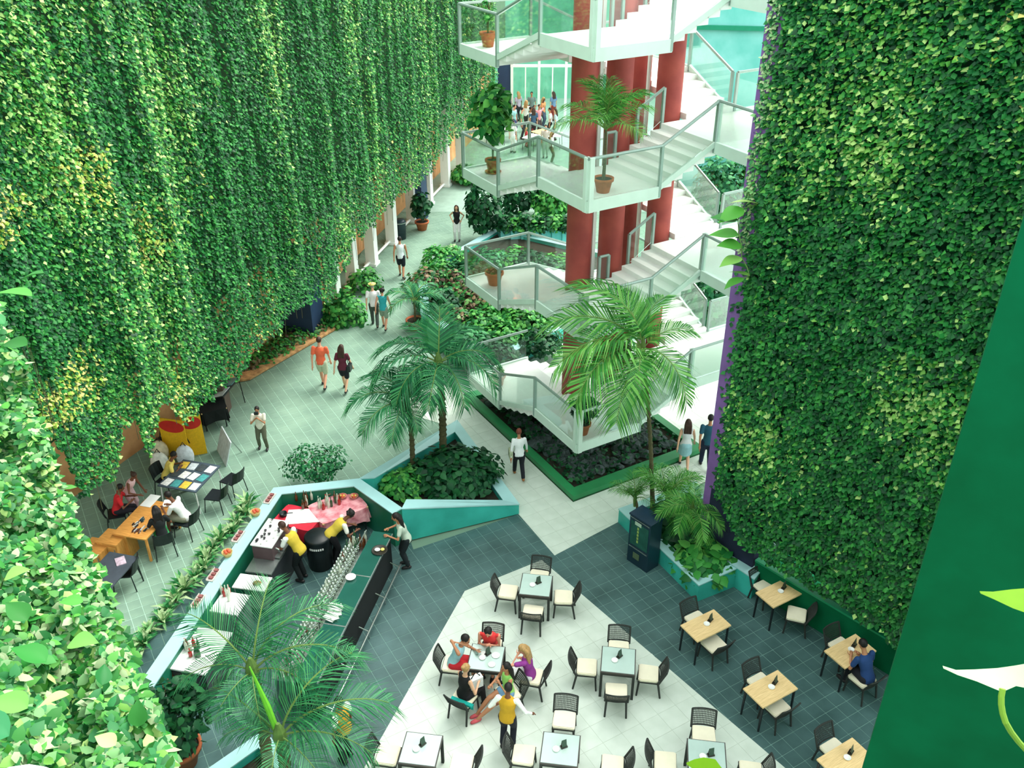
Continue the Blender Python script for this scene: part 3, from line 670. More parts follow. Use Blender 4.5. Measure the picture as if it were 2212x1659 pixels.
def person(label, loc, rz, pose='stand', skin='tan', hair='black', hs='short', top=(220, 220, 220), sleeves='short', bottom=(60, 60, 70), legs='long', H=1.7,
           hands=None, feet=None, lean=None, head=(0, 0), vox=.018, group=None, extra=None, shoes=None, turn=0, vest=None, female=False, child=False, apron=None, seat_h=.46):
    s = H/1.72; V = Vector
    t = thing('person', label, 'person', loc, rz, group)
    sit = pose == 'sit'; pel = V((0, 0, seat_h+.09)) if sit else V((0, 0, .93*s))
    ln = lean if lean is not None else (.12 if sit else .05)
    U = V((0, math.sin(ln), math.cos(ln))); Lx = V((math.cos(turn), math.sin(turn), 0)); Fw = V((-Lx.y, Lx.x, 0))
    shw = (.165 if female else .19)*s; chest = pel+U*.31*s; nb = pel+U*.50*s
    hx, hy = head; hd = V((math.sin(hx)*.03, 0, 0)); hc = nb+U*.09*s+V((0, math.sin(ln+hy), math.cos(ln+hy)))*.10*s+V((0, .02*s, 0))
    hip = [pel+V((-.09*s, 0, -.02)), pel+V((.09*s, 0, -.02))]; sh = [nb-U*.045*s-Lx*shw, nb-U*.045*s+Lx*shw]
    if feet is None:
        feet = {'stand': [(-.10, .0), (.10, .03)], 'walk': [(-.09, .26), (.09, -.22)], 'sit': [(-.11, .48), (.11, .44)]}[pose]
    ft = [V((a, b, .09*s)) for a, b in feet]
    if pose == 'walk': ft[1].z += .06
    if hands is None:
        hands = {'stand': [(-.26, .05, .80*s), (.26, .05, .80*s)], 'walk': [(-.25, -.16, .84*s), (.25, .2, .86*s)], 'sit': [(-.13, .36, .80), (.13, .36, .80)]}[pose]
    hn = [V(h) for h in hands]
    kn = [ik(hip[i], ft[i], .43*s, .43*s, V((0, 1, .15))) for i in (0, 1)]
    el = [ik(sh[i], hn[i], .29*s, .26*s, V(((-1, 1)[i]*.7, -.7, -.5))) for i in (0, 1)]
    def torso(mb, g=0, waist=1., low=0):
        rings = [(-.10-low, .135+.02*female, .10), (-.02, .155+.015*female, .115), (.08, .135, .10), (.18, .118-.012*female, .09), (.30, .145, .105), (.40, .155 if not female else .14, .10), (.46, .11, .075), (.50, .06, .055)]
        vs = []; n = 14
        for dz, rx, ry in rings:
            c_ = pel+U*dz*s
            for k in range(n):
                a = 2*math.pi*k/n; vs.append(c_+Lx*math.cos(a)*(rx*s+g)+(Fw*math.cos(ln)-V((0, 0, 1))*math.sin(ln))*math.sin(a)*(ry*s+g))
        m = len(rings); mb.add(vs, [(i*n+k, i*n+(k+1) % n, (i+1)*n+(k+1) % n, (i+1)*n+k) for i in range(m-1) for k in range(n)]+[tuple(range(n))[::-1], tuple((m-1)*n+k for k in range(n))])
    def caps(mb, pts, rs, seg=8):
        mb.tube(pts, rs, seg)
        mb.ell(pts[0], (rs[0],)*3, 8, 5); mb.ell(pts[-1], (rs[-1],)*3, 8, 5)
        for p_, r_ in zip(pts[1:-1], rs[1:-1]): mb.ell(p_, (r_*.98,)*3, 8, 5)
    b = MB(); torso(b)
    b.tube([nb-U*.06*s, nb+U*.05*s, hc], [.06*s, .05*s, .05*s], 8)
    Mh = Matrix.Rotation(hx, 3, 'Z') @ Matrix.Rotation(-(ln+hy), 3, 'X')
    b.ell(hc+Mh @ V((0, -.004, .02*s)), (.075*s, .092*s, .105*s), 12, 9, Mh); b.ell(hc+Mh @ V((0, .025*s, -.05*s)), (.052*s, .062*s, .06*s), 10, 7, Mh)
    b.ell(hc+Mh @ V((0, .098*s, -.012*s)), (.014*s, .02*s, .026*s), 6, 4, Mh)
    for q_ in (-1, 1): b.ell(hc+Mh @ V((q_*.078*s, -.004, 0)), (.012*s, .02*s, .03*s), 6, 4, Mh)
    for i in (0, 1):
        caps(b, [sh[i], el[i][0], el[i][1]], [.05*s, .038*s, .027*s])
        caps(b, [hip[i], hip[i].lerp(kn[i][0], .5), kn[i][0], kn[i][0].lerp(kn[i][1], .35), kn[i][1]], [.09*s, .08*s, .055*s, .055*s, .036*s])
        f = kn[i][1]; b.tube([f+V((0, -.05*s, -.03*s)), f+V((0, .05*s, -.045*s)), f+V((0, .15*s, -.06*s))], [.035*s, .04*s, .025*s], 8)
        w_ = el[i][1]; hd_ = (w_-el[i][0]).normalized(); b.tube([w_, w_+hd_*.05*s, w_+hd_*.09*s], [.026*s, .036*s, .03*s], 8)
    me = smooth_union(b, vox*s)
    # fingers and eyes joined into the same body mesh
    fb = MB()
    for i in (0, 1):
        w_ = el[i][1]; hd_ = (w_-el[i][0]).normalized(); sd_ = hd_.cross(V((0, 0, 1)));
        if sd_.length < .3: sd_ = V((0, 1, 0))
        sd_.normalize(); dn_ = hd_.cross(sd_).normalized()*(-1 if i else 1)
        for k, fl in enumerate((.062, .072, .068, .052)):
            p0 = w_+hd_*.08*s+sd_*(k-1.5)*.017*s; p1 = p0+hd_*fl*.55*s; p2 = p1+(hd_*.7+V((0, 0, -.6)))*fl*.5*s
            fb.tube([p0, p1, p2], [.0095*s, .009*s, .007*s], 5)
        p0 = w_+hd_*.03*s-sd_*.03*s; fb.tube([p0, p0+(hd_*.6-sd_*.8)*.035*s, p0+(hd_*1.2-sd_*.8)*.055*s], [.011*s, .01*s, .008*s], 5)
    nb_ = len(me.vertices)
    vs = [tuple(v.co) for v in me.vertices]+fb.v; fs = [tuple(p.vertices) for p in me.polygons]+[tuple(j+nb_ for j in f) for f in fb.f]
    k0 = len(fs)
    eb = MB()
    for q_ in (-1, 1): eb.ell(hc+Mh @ V((q_*.03*s, .082*s, .012*s)), (.012*s, .008*s, .008*s), 6, 4, Mh)
    eb.ell(hc+Mh @ V((0, .085*s, -.055*s)), (.022*s, .006*s, .006*s), 6, 4, Mh)
    o1 = len(vs); vs += eb.v; fs += [tuple(j+o1 for j in f) for f in eb.f]
    body = bpy.data.meshes.new('body'); body.from_pydata(vs, [], fs)
    mi = np.zeros(len(fs), dtype=np.int32); mi[k0:] = 1; body.polygons.foreach_set('material_index', mi); body.polygons.foreach_set('use_smooth', np.ones(len(fs), dtype=bool))
    link('body', body, [SKIN[skin], mat('eye_dark', (60, 30, 28), .4)], t)
    # clothes
    if top:
        c = MB(); torso(c, .014, low=.0)
        if not vest and sleeves == 'none': pass
        for i in (0, 1):
            if sleeves == 'short': caps(c, [sh[i], sh[i].lerp(el[i][0], .62)], [.064*s, .058*s])
            elif sleeves == 'long': caps(c, [sh[i], el[i][0], el[i][0].lerp(el[i][1], .9)], [.058*s, .043*s, .034*s])
            elif sleeves == 'none': c.ell(sh[i]*.93+nb*.07, (.05*s,)*3, 8, 5)
        me2 = smooth_union(c, vox*1.1*s); link('shirt', me2, cloth(top), t)
    if vest:
        c = MB(); torso(c, .026)
        link('vest', smooth_union(c, vox*1.1*s), cloth(vest), t)
    c = MB()
    cl_ = [(-.12, .14, .115), (.0, .165, .125), (.06, .15, .11)]
    n = 12; vs = []
    for dz, rx, ry in cl_:
        c_ = pel+U*dz*s
        for k in range(n): a = 2*math.pi*k/n; vs.append(c_+Lx*math.cos(a)*rx*s+Fw*math.sin(a)*ry*s)
    c.add(vs, [(i*n+k, i*n+(k+1) % n, (i+1)*n+(k+1) % n, (i+1)*n+k) for i in range(2) for k in range(n)]+[tuple(range(n))[::-1], tuple(2*n+k for k in range(n))])
    if legs == 'skirt':
        e = [hip[i].lerp(kn[i][0], .85) for i in (0, 1)]; mid = (e[0]+e[1])/2
        c.tube([pel+U*.03*s, (hip[0]+hip[1])/2, mid], [.15*s, .18*s, .21*s], 14)
    else:
        for i in (0, 1):
            if legs == 'long': caps(c, [hip[i], hip[i].lerp(kn[i][0], .5), kn[i][0], kn[i][0].lerp(kn[i][1], .93)], [.105*s, .095*s, .074*s, .062*s])
            elif legs == 'shorts': caps(c, [hip[i], hip[i].lerp(kn[i][0], .5), hip[i].lerp(kn[i][0], .85)], [.106*s, .1*s, .09*s])
            elif legs == 'mini': caps(c, [hip[i], hip[i].lerp(kn[i][0], .35)], [.106*s, .1*s])
    link('skirt' if legs == 'skirt' else 'trousers' if legs == 'long' else 'shorts', smooth_union(c, vox*1.1*s), cloth(bottom), t)
    for i in (0, 1):
        f = kn[i][1]; c = MB(); c.smooth = True
        c.tube([f+V((0, -.075*s, -.045*s)), f+V((0, -.04*s, -.04*s)), f+V((0, .07*s, -.05*s)), f+V((0, .15*s, -.06*s)), f+V((0, .175*s, -.065*s))], [.02*s, .042*s, .045*s, .036*s, .015*s], 8)
        c.obj('shoe', cloth(shoes) if shoes else shoe_m, t)
    # hair
    c = MB(); c.ell(hc+Mh @ V((0, -.018*s, .035*s)), (.086*s, .098*s, .1*s), 12, 8, Mh)
    if hs == 'long':
        for q_ in (-.05, 0, .05): c.tube([hc+Mh @ V((q_*s, -.05*s, .05*s)), hc+Mh @ V((q_*1.3*s, -.09*s, -.06*s)), nb+V((q_*1.6*s, -.1*s, -.12*s))], [.05*s, .055*s, .04*s], 8)
    elif hs == 'bun': c.ell(hc+Mh @ V((0, -.1*s, .08*s)), (.045*s,)*3, 8, 6)
    elif hs == 'curly':
        for k in range(14):
            a = k*2.4; c.ell(hc+Mh @ V((.08*s*math.cos(a), -.03*s+.08*s*math.sin(a)*.8-.01, (.03+.05*math.sin(k*1.7))*s)), (.04*s,)*3, 6, 4)
    if hs != 'bald':
        hm = smooth_union(c, vox*1.0*s); link('hair', hm, HAIRM[hair], t)
    if hs == 'hat':
        pass
    if extra:
        for nm, fn, m in extra: x = MB(); fn(x, dict(hc=hc, nb=nb, pel=pel, el=el, sh=sh, s=s, U=U, kn=kn, hip=hip)); x.obj(nm, m, t)
    return t
def bag_fn(side=1, z=0):
    def f(x, j):
        w_ = j['el'][1 if side > 0 else 0][0]; p = j['pel']+Vector((side*.24, -.03, .02+z)); x.box(tuple(p), (.1, .26, .22)); x.tube([p+Vector((0, -.1, .1)), j['sh'][1 if side > 0 else 0]+Vector((0, 0, .05)), p+Vector((0, .1, .1))], .012, 5)
    return f

# ------------------------------------------------------------------ furniture
def cafe_chair():
    t = thing('cafe_chair', 'x', 'chair', (0, 0, 0), 0)
    s = MB(); s.box((0, 0, .41), (.46, .44, .035)); s.obj('seat_frame', wicker, t)
    c = MB(); c.smooth = False
    pr_ = [(-.215, -.17), (-.19, -.2), (.19, -.2), (.215, -.17), (.225, .17), (.2, .21), (-.2, .21), (-.225, .17)]
    c.prism(pr_, .428, .47); c.prism([(x*.93, y*.93) for x, y in pr_], .47, .485); c.obj('cushion', cushion, t)
    for sx in (-1, 1):
        MB().tube([(sx*.2, .19, .41), (sx*.22, .22, 0)], [.024, .02], 6).obj('leg', wicker, t)
        MB().tube([(sx*.2, -.2, .41), (sx*.22, -.27, 0)], [.024, .02], 6).obj('leg', wicker, t)
    b = MB(); N = 9
    def bp(x, k):
        return Vector((x, -.205-.15*k-.035*(1-(x/.24)**2), .40+.36*k))
    xs = [-.235+.47*i/8 for i in range(9)]
    b.tube([bp(x, 1) for x in xs], .017, 6); b.tube([bp(x, .12) for x in xs], .014, 6)
    for sx in (-1, 1): b.tube([bp(sx*.235, 0), bp(sx*.235, .5), bp(sx*.235, 1)], .018, 6)
    b.obj('back_frame', wicker, t)
    p = MB()
    for i in range(1, 16):
        x = -.235+.47*i/16; p.tube([bp(x, .1), bp(x, 1)], .0075, 4, caps=False)
    for j in range(8): p.tube([bp(x, .16+.11*j) for x in xs[::2]], .007, 4, caps=False)
    p.obj('back_panel', wicker, t)
    return t
def cream_table():
    t = thing('square_table', 'x', 'table', (0, 0, 0), 0)
    MB().box((0, 0, .725), (.72, .72, .03)).obj('tabletop', mat('table_rim', (70, 66, 64), .5, .1), t)
    MB().box((0, 0, .744), (.68, .68, .012)).obj('glass_inset', frost, t)
    a = MB()
    for x, y, sx, sy in ((0, .33, .62, .03), (0, -.33, .62, .03), (.33, 0, .03, .62), (-.33, 0, .03, .62)): a.box((x, y, .675), (sx, sy, .07))
    a.obj('apron', wicker, t)
    for x in (-1, 1):
        for y in (-1, 1): MB().box((x*.33, y*.33, .355), (.055, .055, .71)).obj('leg', wicker, t)
    return t
def wood_table():
    t = thing('wooden_table', 'x', 'table', (0, 0, 0), 0)
    for i in range(2): MB().box((0, -.1425+.285*i, .73), (.95, .283, .035)).obj('plank', wood, t)
    MB().box((0, 0, .685), (.85, .48, .05)).obj('apron', wicker, t)
    for x in (-1, 1):
        for y in (-1, 1): MB().tube([(x*.43, y*.24, .66), (x*.44, y*.25, 0)], [.028, .022], 6).obj('leg', black, t)
    return t
chair0 = cafe_chair(); table0 = cream_table(); wtable0 = wood_table()
USED = set()
def put(proto, label, loc, rz, group=None):
    if proto.name in USED: return copy_tree(proto, loc, rz, label, group=group)
    USED.add(proto.name); proto.location = loc; proto.rotation_euler[2] = rz; proto['label'] = label
    if group: proto['group'] = group
    return proto
def face(loc, to): return math.atan2(to[1]-loc[1], to[0]-loc[0])-math.pi/2
def small(name, label, cat, loc, build, rz=0, group=None, parts=None):
    t = thing(name, label, cat, loc, rz, group)
    for nm, fn, m in build:
        mb = MB(); mb.smooth = nm in ('bowl', 'glass', 'bottle_body', 'plate'); fn(mb); mb.obj(nm, m, t)
    return t
def plastic_chair(mt=black):
    t = thing('stacking_chair', 'x', 'chair', (0, 0, 0), 0)
    s = MB(); s.prism([(-.22, -.2), (.22, -.2), (.24, .22), (-.24, .22)], .42, .45); s.obj('seat', mt, t)
    b = MB(); pts = [(-.22, -.24), (-.12, -.285), (0, -.3), (.12, -.285), (.22, -.24)]
    for (x0, y0), (x1, y1) in zip(pts, pts[1:]):
        b.add([(x0, y0, .48), (x1, y1, .48), (x1, y1-.08, .84), (x0, y0-.08, .84), (x0, y0-.02, .48), (x1, y1-.02, .48), (x1, y1-.1, .84), (x0, y0-.1, .84)], [(0, 1, 2, 3), (7, 6, 5, 4), (3, 2, 6, 7), (0, 4, 5, 1), (0, 3, 7, 4), (1, 5, 6, 2)])
    b.obj('backrest', mt, t)
    for sx in (-1, 1):
        MB().tube([(sx*.22, .2, .43), (sx*.25, .25, 0)], .014, 6).obj('leg', black, t)
        MB().tube([(sx*.21, -.33, .8), (sx*.21, -.22, .44), (sx*.25, -.28, 0)], .014, 6).obj('leg', black, t)
    return t
def folding_table(name, label, loc, rz, sx, sy, h=.74, topm=None, cat='table', legm=None):
    t = thing(name, label, cat, loc, rz); MB().box((0, 0, h-.015), (sx, sy, .03)).obj('tabletop', topm or paper, t)
    for x in (-1, 1):
        for y in (-1, 1): MB().tube([(x*(sx/2-.06), y*(sy/2-.06), h-.03), (x*(sx/2-.02), y*(sy/2-.03), 0)], .018, 6).obj('leg', legm or black, t)
    return t
def cabinet(name, label, loc, rz, sx, sy, h, bodym, topm, cat='cabinet', doors=2):
    t = thing(name, label, cat, loc, rz); MB().box((0, 0, h/2-.01), (sx, sy, h-.02)).obj('body', bodym, t)
    MB().box((0, 0, h+.01), (sx+.04, sy+.04, .04)).obj('top', topm, t)
    for i in range(doors):
        w_ = (sx-.04)/doors
        d_ = MB().box((-sx/2+.02+w_*(i+.5), -sy/2-.01, h/2), (w_-.015, .02, h-.12)).obj('door', bodym, t)
        MB().box((-sx/2+.02+w_*(i+.5)+w_*.35, -sy/2-.03, h*.7), (.02, .02, .12)).obj('handle', steel, d_)
    return t
def bottle_mesh(r, h, m):
    mb = MB(); mb.smooth = True; mb.lathe([(r*.9, 0), (r, .01), (r, h*.55), (r*.35, h*.72), (r*.32, h)], seg=8); me = mb.mesh('bottle'); me.materials.append(m); return me
def glass_mesh(r, h):
    mb = MB(); mb.smooth = True; mb.lathe([(r*.75, 0), (r*.15, .008), (r*.12, h*.4), (r*.8, h*.55), (r, h*.8), (r*.85, h), (r*.8, h), (r*.9, h*.8)], seg=9); me = mb.mesh('wine_glass'); me.materials.append(glass('glassware', (226, 232, 206), .55, .25)); return me
ORD = 'first second third fourth fifth sixth seventh eighth ninth tenth eleventh twelfth thirteenth fourteenth fifteenth sixteenth seventeenth eighteenth'.split()
# ------------------------------------------------------------------ cafe tables and chairs
TA = R(-8)
T = {'far': (.55, 16.03), 'right': (2.22, 13.76), 'busy': (-.54, 13.83), 'left': (-1.72, 11.57), 'mid': (.91, 11.57), 'east': (3.64, 11.41)}
TL = {'far': 'square pale topped cafe table at the far corner of the cream paving',
      'right': 'empty square cafe table second from the far tip, four chairs around it',
      'busy': 'square cafe table with five people sitting around it',
      'left': 'square cafe table at the bottom left edge of the cream paving',
      'mid': 'square cafe table right of the standing waiter at the bottom',
      'east': 'square cafe table at the bottom right, a chair above it on the dark tiles'}
for k, (x, y) in T.items(): put(table0, TL[k], (x, y, .008), TA, 'square cafe tables')
CL_ = []
def chair_at(tk, side, label, d=.66, off=0, turn=0):
    c = Vector(T[tk]); a = TA+{'right': 0, 'far': math.pi/2, 'left': math.pi, 'near': -math.pi/2}[side]
    p = c+Vector((math.cos(a), math.sin(a)))*d+Vector((-math.sin(a), math.cos(a)))*off
    return put(chair0, label, (p.x, p.y, .008), face(p, c)+turn, 'wicker cafe chairs with cream cushions')
for tk, nm in (('far', 'the far corner table'), ('right', 'the empty second table')):
    for sd, wd in (('left', 'left of'), ('right', 'right of'), ('near', 'on the near side of'), ('far', 'behind')):
        chair_at(tk, sd, 'dark wicker chair with cream cushion %s %s' % (wd, nm), {'left': .65, 'right': .65, 'near': .58, 'far': .62}[sd], turn=random.uniform(-.08, .08))
chair_at('busy', 'left', 'dark wicker chair under the man in the pale blue vest top', .72)
chair_at('busy', 'far', 'dark wicker chair under the man in the red vest top', .62)
chair_at('busy', 'right', 'dark wicker chair under the blond woman in purple', .98, -.1)
chair_at('busy', 'near', 'dark wicker chair with a turquoise towel under the woman in black', .85, -.33)
p_gr = at(1098, 1497, .45); put(chair0, 'dark wicker chair under the woman in the green top', (p_gr.x, p_gr.y, .008), R(115), 'wicker cafe chairs with cream cushions')
chair_at('left', 'left', 'wicker chair left of the bottom left cafe table', .66); chair_at('left', 'right', 'wicker chair right of the bottom left cafe table', .78); chair_at('left', 'near', 'wicker chair pushed under the near side of the bottom left table', .5)
chair_at('mid', 'far', 'wicker chair pulled back behind the table beside the waiter', .92); chair_at('mid', 'left', 'wicker chair left of the bottom middle table, next to the waiter', .7)
chair_at('mid', 'right', 'wicker chair right of the bottom middle table', 1.0)
chair_at('east', 'far', 'wicker chair behind the bottom right square table, over the dark tiles', .72); chair_at('east', 'left', 'wicker chair left of the bottom right square table', .75); chair_at('east', 'right', 'wicker chair right of the bottom right square table', .85)
WT = {'one': (4.23, 14.77), 'two': (5.22, 13.02), 'three': (6.1, 15.79), 'four': (7.15, 14.03), 'five': (6.23, 11.35)}
WL = {'one': 'light wooden table on dark tiles nearest the cream paving', 'two': 'light wooden table in the middle of the dark tiled area', 'three': 'light wooden table against the green ledge near the teal planter',
      'four': 'light wooden table where the man in dark blue sits', 'five': 'light wooden table cut off by the green wall at the bottom'}
WA = R(30.6)
for k, (x, y) in WT.items(): put(wtable0, WL[k], (x, y, 0), WA, 'light wooden tables')
def wchair(pxy, tk, label, rz=None):
    p = at(pxy[0], pxy[1], .46); c_ = Vector(WT[tk]); p = p+(Vector((c_.x, c_.y, p.z))-p).normalized()*.07; put(chair0, label, (p.x, p.y, 0), face(p, WT[tk]) if rz is None else rz, 'wicker cafe chairs with cream cushions')
FA = R(-59.4)-math.pi/2
wchair((1503, 1333), 'one', 'wicker chair behind the wooden table nearest the cream paving', FA); wchair((1547, 1395), 'one', 'wicker chair on the near side of the wooden table nearest the cream paving', FA+math.pi)
wchair((1640, 1468), 'two', 'wicker chair behind the middle wooden table', FA); wchair((1683, 1530), 'two', 'wicker chair on the near side of the middle wooden table', FA+math.pi)
wchair((1650, 1263), 'three', 'wicker chair between the teal planter and a wooden table', FA); wchair((1727, 1330), 'three', 'wicker chair turned sideways beside the green ledge', R(70))
wchair((1815, 1390), 'four', 'wicker chair opposite the man in dark blue', FA); wchair((1868, 1470), 'four', 'wicker chair under the man in dark blue', FA+math.pi)
wchair((1800, 1612), 'five', 'wicker chair behind the wooden table cut off by the green wall', FA)
# things on the tables
saltm = mat('condiment_dark', (50, 46, 40), .4); napm = mat('napkin_white', (244, 244, 240), .7, .02)
bA = bottle_mesh(.028, .2, mat('dark_bottle', (38, 44, 34), .15, .1, spec=.8)); bB = bottle_mesh(.026, .17, mat('sauce_bottle', (120, 48, 30), .2, .1, spec=.8))
def tset(x, y, z, where, rz=0):
    small('ashtray', 'white dish on %s' % where, 'dish', (x, y, z), [('plate', lambda m: m.lathe([(.03, 0), (.065, .012), (.07, .03), (.06, .028), (.05, .014)], seg=14), napm)])
    t = small('condiment_holder', 'small dark condiment holder on %s' % where, 'condiment holder', (x+.16*math.cos(rz), y+.16*math.sin(rz), z), [('tray', lambda m: m.box((0, 0, .015), (.13, .08, .03)), saltm), ('card', lambda m: m.add([(-.05, .03, .02), (.05, .03, .02), (.05, .0, .2), (-.05, .0, .2), (-.05, -.03, .02), (.05, -.03, .02)], [(0, 1, 2, 3), (4, 3, 2, 5)]), mat('menu_card', (60, 84, 70), .6))], rz)
    for i, bm in enumerate((bA, bB)): link('shaker', bm, None, t, (-.03+.06*i, 0, .02)).scale = (.7, .7, .7)
for k, nm in (('far', 'the far corner cafe table'), ('right', 'the empty table right of the group'), ('left', 'the bottom left cafe table'), ('mid', 'the bottom middle cafe table'), ('east', 'the bottom right square table'), ('busy', 'the table with five people')):
    x, y = T[k]; tset(x-.08, y-.02, .758, nm, random.uniform(0, 1.2))
for k, nm in (('one', 'the wooden table nearest the cream paving'), ('two', 'the middle wooden table'), ('three', 'the wooden table by the ledge'), ('four', 'the table of the man in dark blue'), ('five', 'the wooden table at the bottom edge')):
    x, y = WT[k]; tset(x+.02, y+.02, .7475, nm, R(50))
x, y = T['busy']
for i, (dx, dy, r_) in enumerate(((.2, .05, .09), (-.05, .1, .07), (.12, -.2, .08))):
    small('plate', ('white plate near the right edge', 'small white plate at the centre', 'white plate near the front edge')[i]+' of the busy table', 'plate', (x+dx, y+dy, .758), [('plate', lambda m, r_=r_: m.lathe([(r_*.6, 0), (r_, .015), (r_*.95, .02), (r_*.6, .006)], seg=16), napm)])
small('drinking_glass', 'clear glass held by the man in pale blue', 'glass', (x-.2, y+.08, .758), [('glass', lambda m: m.lathe([(.03, 0), (.035, .12), (.031, .12), (.027, .01)], seg=10), glass('drinkware', (230, 240, 236), .2))])

# ------------------------------------------------------------------ people at the cafe
bx, by = T['busy']
def seat(tk, sd, d=.66, off=0):
    c = Vector(T[tk]); a = TA+{'right': 0, 'far': math.pi/2, 'left': math.pi, 'near': -math.pi/2}[sd]
    p = c+Vector((math.cos(a), math.sin(a)))*d+Vector((-math.sin(a), math.cos(a)))*off; return (p.x, p.y, .0), face(p, c)
p, r_ = seat('busy', 'far', .60); person('seated man in a red vest top leaning on the table, facing the camera', p, r_, 'sit', 'pink', 'black', top=(222, 60, 62), sleeves='none', bottom=(60, 60, 66), legs='shorts', lean=.38, hands=[(-.05, .32, .84), (.07, .33, .84)], H=1.78, head=(0, .25))
p, r_ = seat('busy', 'left', .70); person('seated man in a pale blue vest and red shorts drinking at the table', p, r_, 'sit', 'tan', 'black', top=(160, 206, 216), sleeves='none', bottom=(200, 40, 50), legs='shorts', lean=.34, hands=[(-.12, .46, .82), (.05, .24, 1.12)], H=1.78, head=(-.2, .1))
p, r_ = seat('busy', 'right', .94, -.1); person('blond woman in a purple top and white shorts, head resting on her hand', p, r_, 'sit', 'pink', 'blond', 'long', top=(150, 60, 150), sleeves='short', bottom=(240, 240, 240), legs='shorts', lean=.2, hands=[(-.05, .26, 1.06), (.1, .2, .84)], H=1.66, head=(.1, .2), female=True, feet=[(-.12, .5), (.05, .56)])
p, r_ = seat('busy', 'near', .82, -.33); person('blond woman in a black top seen from behind, holding a white bag', p, r_-.3, 'sit', 'light', 'blond', 'bun', top=(24, 24, 26), sleeves='none', bottom=(24, 24, 30), legs='long', lean=.1, hands=[(-.05, .28, .78), (.16, .26, .78)], H=1.66, female=True)
person('woman in a lime green top and denim shorts with legs stretched out', (p_gr.x, p_gr.y, 0), R(115), 'sit', 'tan', 'black', 'long', top=(150, 214, 110), sleeves='none', bottom=(120, 160, 196), legs='mini', lean=.05, hands=[(-.1, .24, .95), (.14, .3, .72)], feet=[(-.05, .72), (.08, .66)], H=1.66, female=True, shoes=(210, 90, 100))
t = small('handbag', 'white patterned bag on the lap of the woman in black', 'bag', (bx-.2, by-.62, .60), [('bag_body', lambda m: m.box((0, 0, .13), (.28, .14, .26)), mat('white_bag', (230, 234, 236), .6, .12, 20)), ('strap', lambda m: m.tube([(-.1, 0, .26), (0, 0, .4), (.1, 0, .26)], .012, 5), black)], R(30))
tw = MB(); tw.prism([(-.24, -.04), (.24, -.04), (.25, .04), (-.25, .04)], 0, .05); tw.box((0, .05, -.06), (.46, .02, .16))
cpt, cr = seat('busy', 'near', 1.02, -.33)
tag(tw.obj('towel', mat('turquoise_towel', (20, 160, 150), .9, .15, 12), None, (cpt[0], cpt[1], .5), cr), 'turquoise towel over the chair of the woman in black', 'towel')
wp = at(1096, 1615); person('waiter in a mustard vest standing with one arm out', (wp.x, wp.y, .008), R(-14), 'stand', 'brown', 'black', top=(240, 240, 240), sleeves='long', vest=(204, 158, 36), bottom=(28, 30, 44), hands=[(-.28, .16, .98), (.46, .12, .98)], H=1.68, head=(.2, .25), lean=.08)
person('man in a dark blue shirt seated at the wooden table by the green wall', (at(1872, 1470, .45).x, at(1872, 1470, .45).y, 0), FA+math.pi-.1, 'sit', 'tan', 'black', top=(34, 66, 120), sleeves='short', bottom=(30, 30, 40), lean=.42, H=1.78, hands=[(-.12, .42, .8), (.1, .38, .8)])
# people walking
W = lambda px, py: tuple(at(px, py))
person('boy in a pale shirt and olive trousers raising a camera to his face', W(570, 968), R(185), 'stand', 'tan', 'black', top=(226, 222, 206), bottom=(92, 94, 76), hands=[(-.05, .24, 1.16), (.07, .24, 1.16)], feet=[(-.12, .06), (.12, -.05)], H=1.48, head=(0, .1), sleeves='short', lean=.1,
       extra=[('camera', lambda x, j: x.box(tuple(j['hc']+Vector((0, .16, -.02))), (.12, .07, .07)), black)])
person('man in an orange polo shirt and khaki shorts walking away', W(700, 838), R(-4), 'walk', 'pink', 'brown', top=(240, 108, 74), bottom=(196, 204, 176), legs='shorts', H=1.84)
person('woman in a maroon top and black shorts with a black shoulder bag', W(746, 845), R(-8), 'walk', 'light', 'brown', 'long', top=(98, 36, 54), bottom=(22, 26, 36), legs='shorts', H=1.68, female=True, extra=[('shoulder_bag', bag_fn(1), black)])
person('man in a yellow cap and white shirt walking away beside a boy', W(811, 706), R(6), 'walk', 'light', 'grey', top=(240, 236, 238), bottom=(76, 86, 80), legs='long', H=1.74,
       extra=[('cap', lambda x, j: (x.ell(j['hc']+Vector((0, -.01, .06)), (.1, .11, .07)), x.lathe([(.14, 0), (.14, .012)], tuple(j['hc']+Vector((0, .02, .06))), 12)), mat('yellow_cap', (226, 206, 120), .8))])
person('person in a turquoise vest and grey shorts walking beside the man in a cap', W(831, 712), R(-6), 'walk', 'pink', 'black', 'curly', top=(52, 172, 184), sleeves='none', bottom=(150, 166, 150), legs='shorts', H=1.64)
person('man in a white vest top and black shorts in the middle of the walkway', W(868, 600), R(0), 'walk', 'tan', 'black', top=(232, 240, 244), sleeves='none', bottom=(26, 34, 44), legs='shorts', H=1.76)
person('woman in a black top and white trousers with hands on hips facing the camera', W(988, 520), R(178), 'stand', 'light', 'brown', 'long', top=(24, 22, 28), sleeves='none', bottom=(240, 240, 240), hands=[(-.2, .02, .98), (.2, .02, .98)], H=1.66, female=True)
person('woman in a white blouse and black trousers on the cream walkway with a handbag', W(1121, 1033), R(8), 'walk', 'tan', 'auburn', 'short', top=(240, 242, 246), sleeves='long', bottom=(24, 26, 36), legs='long', H=1.62, female=True, shoes=(150, 100, 60), extra=[('shoulder_bag', bag_fn(-1), mat('straw_bag', (170, 180, 150), .8, .2, 20))])
person('woman in a white top and pale blue skirt walking beside a man in teal', W(1476, 1013), R(-6), 'walk', 'light', 'brown', 'long', top=(228, 230, 232), sleeves='none', bottom=(150, 196, 204), legs='skirt', H=1.64, female=True)
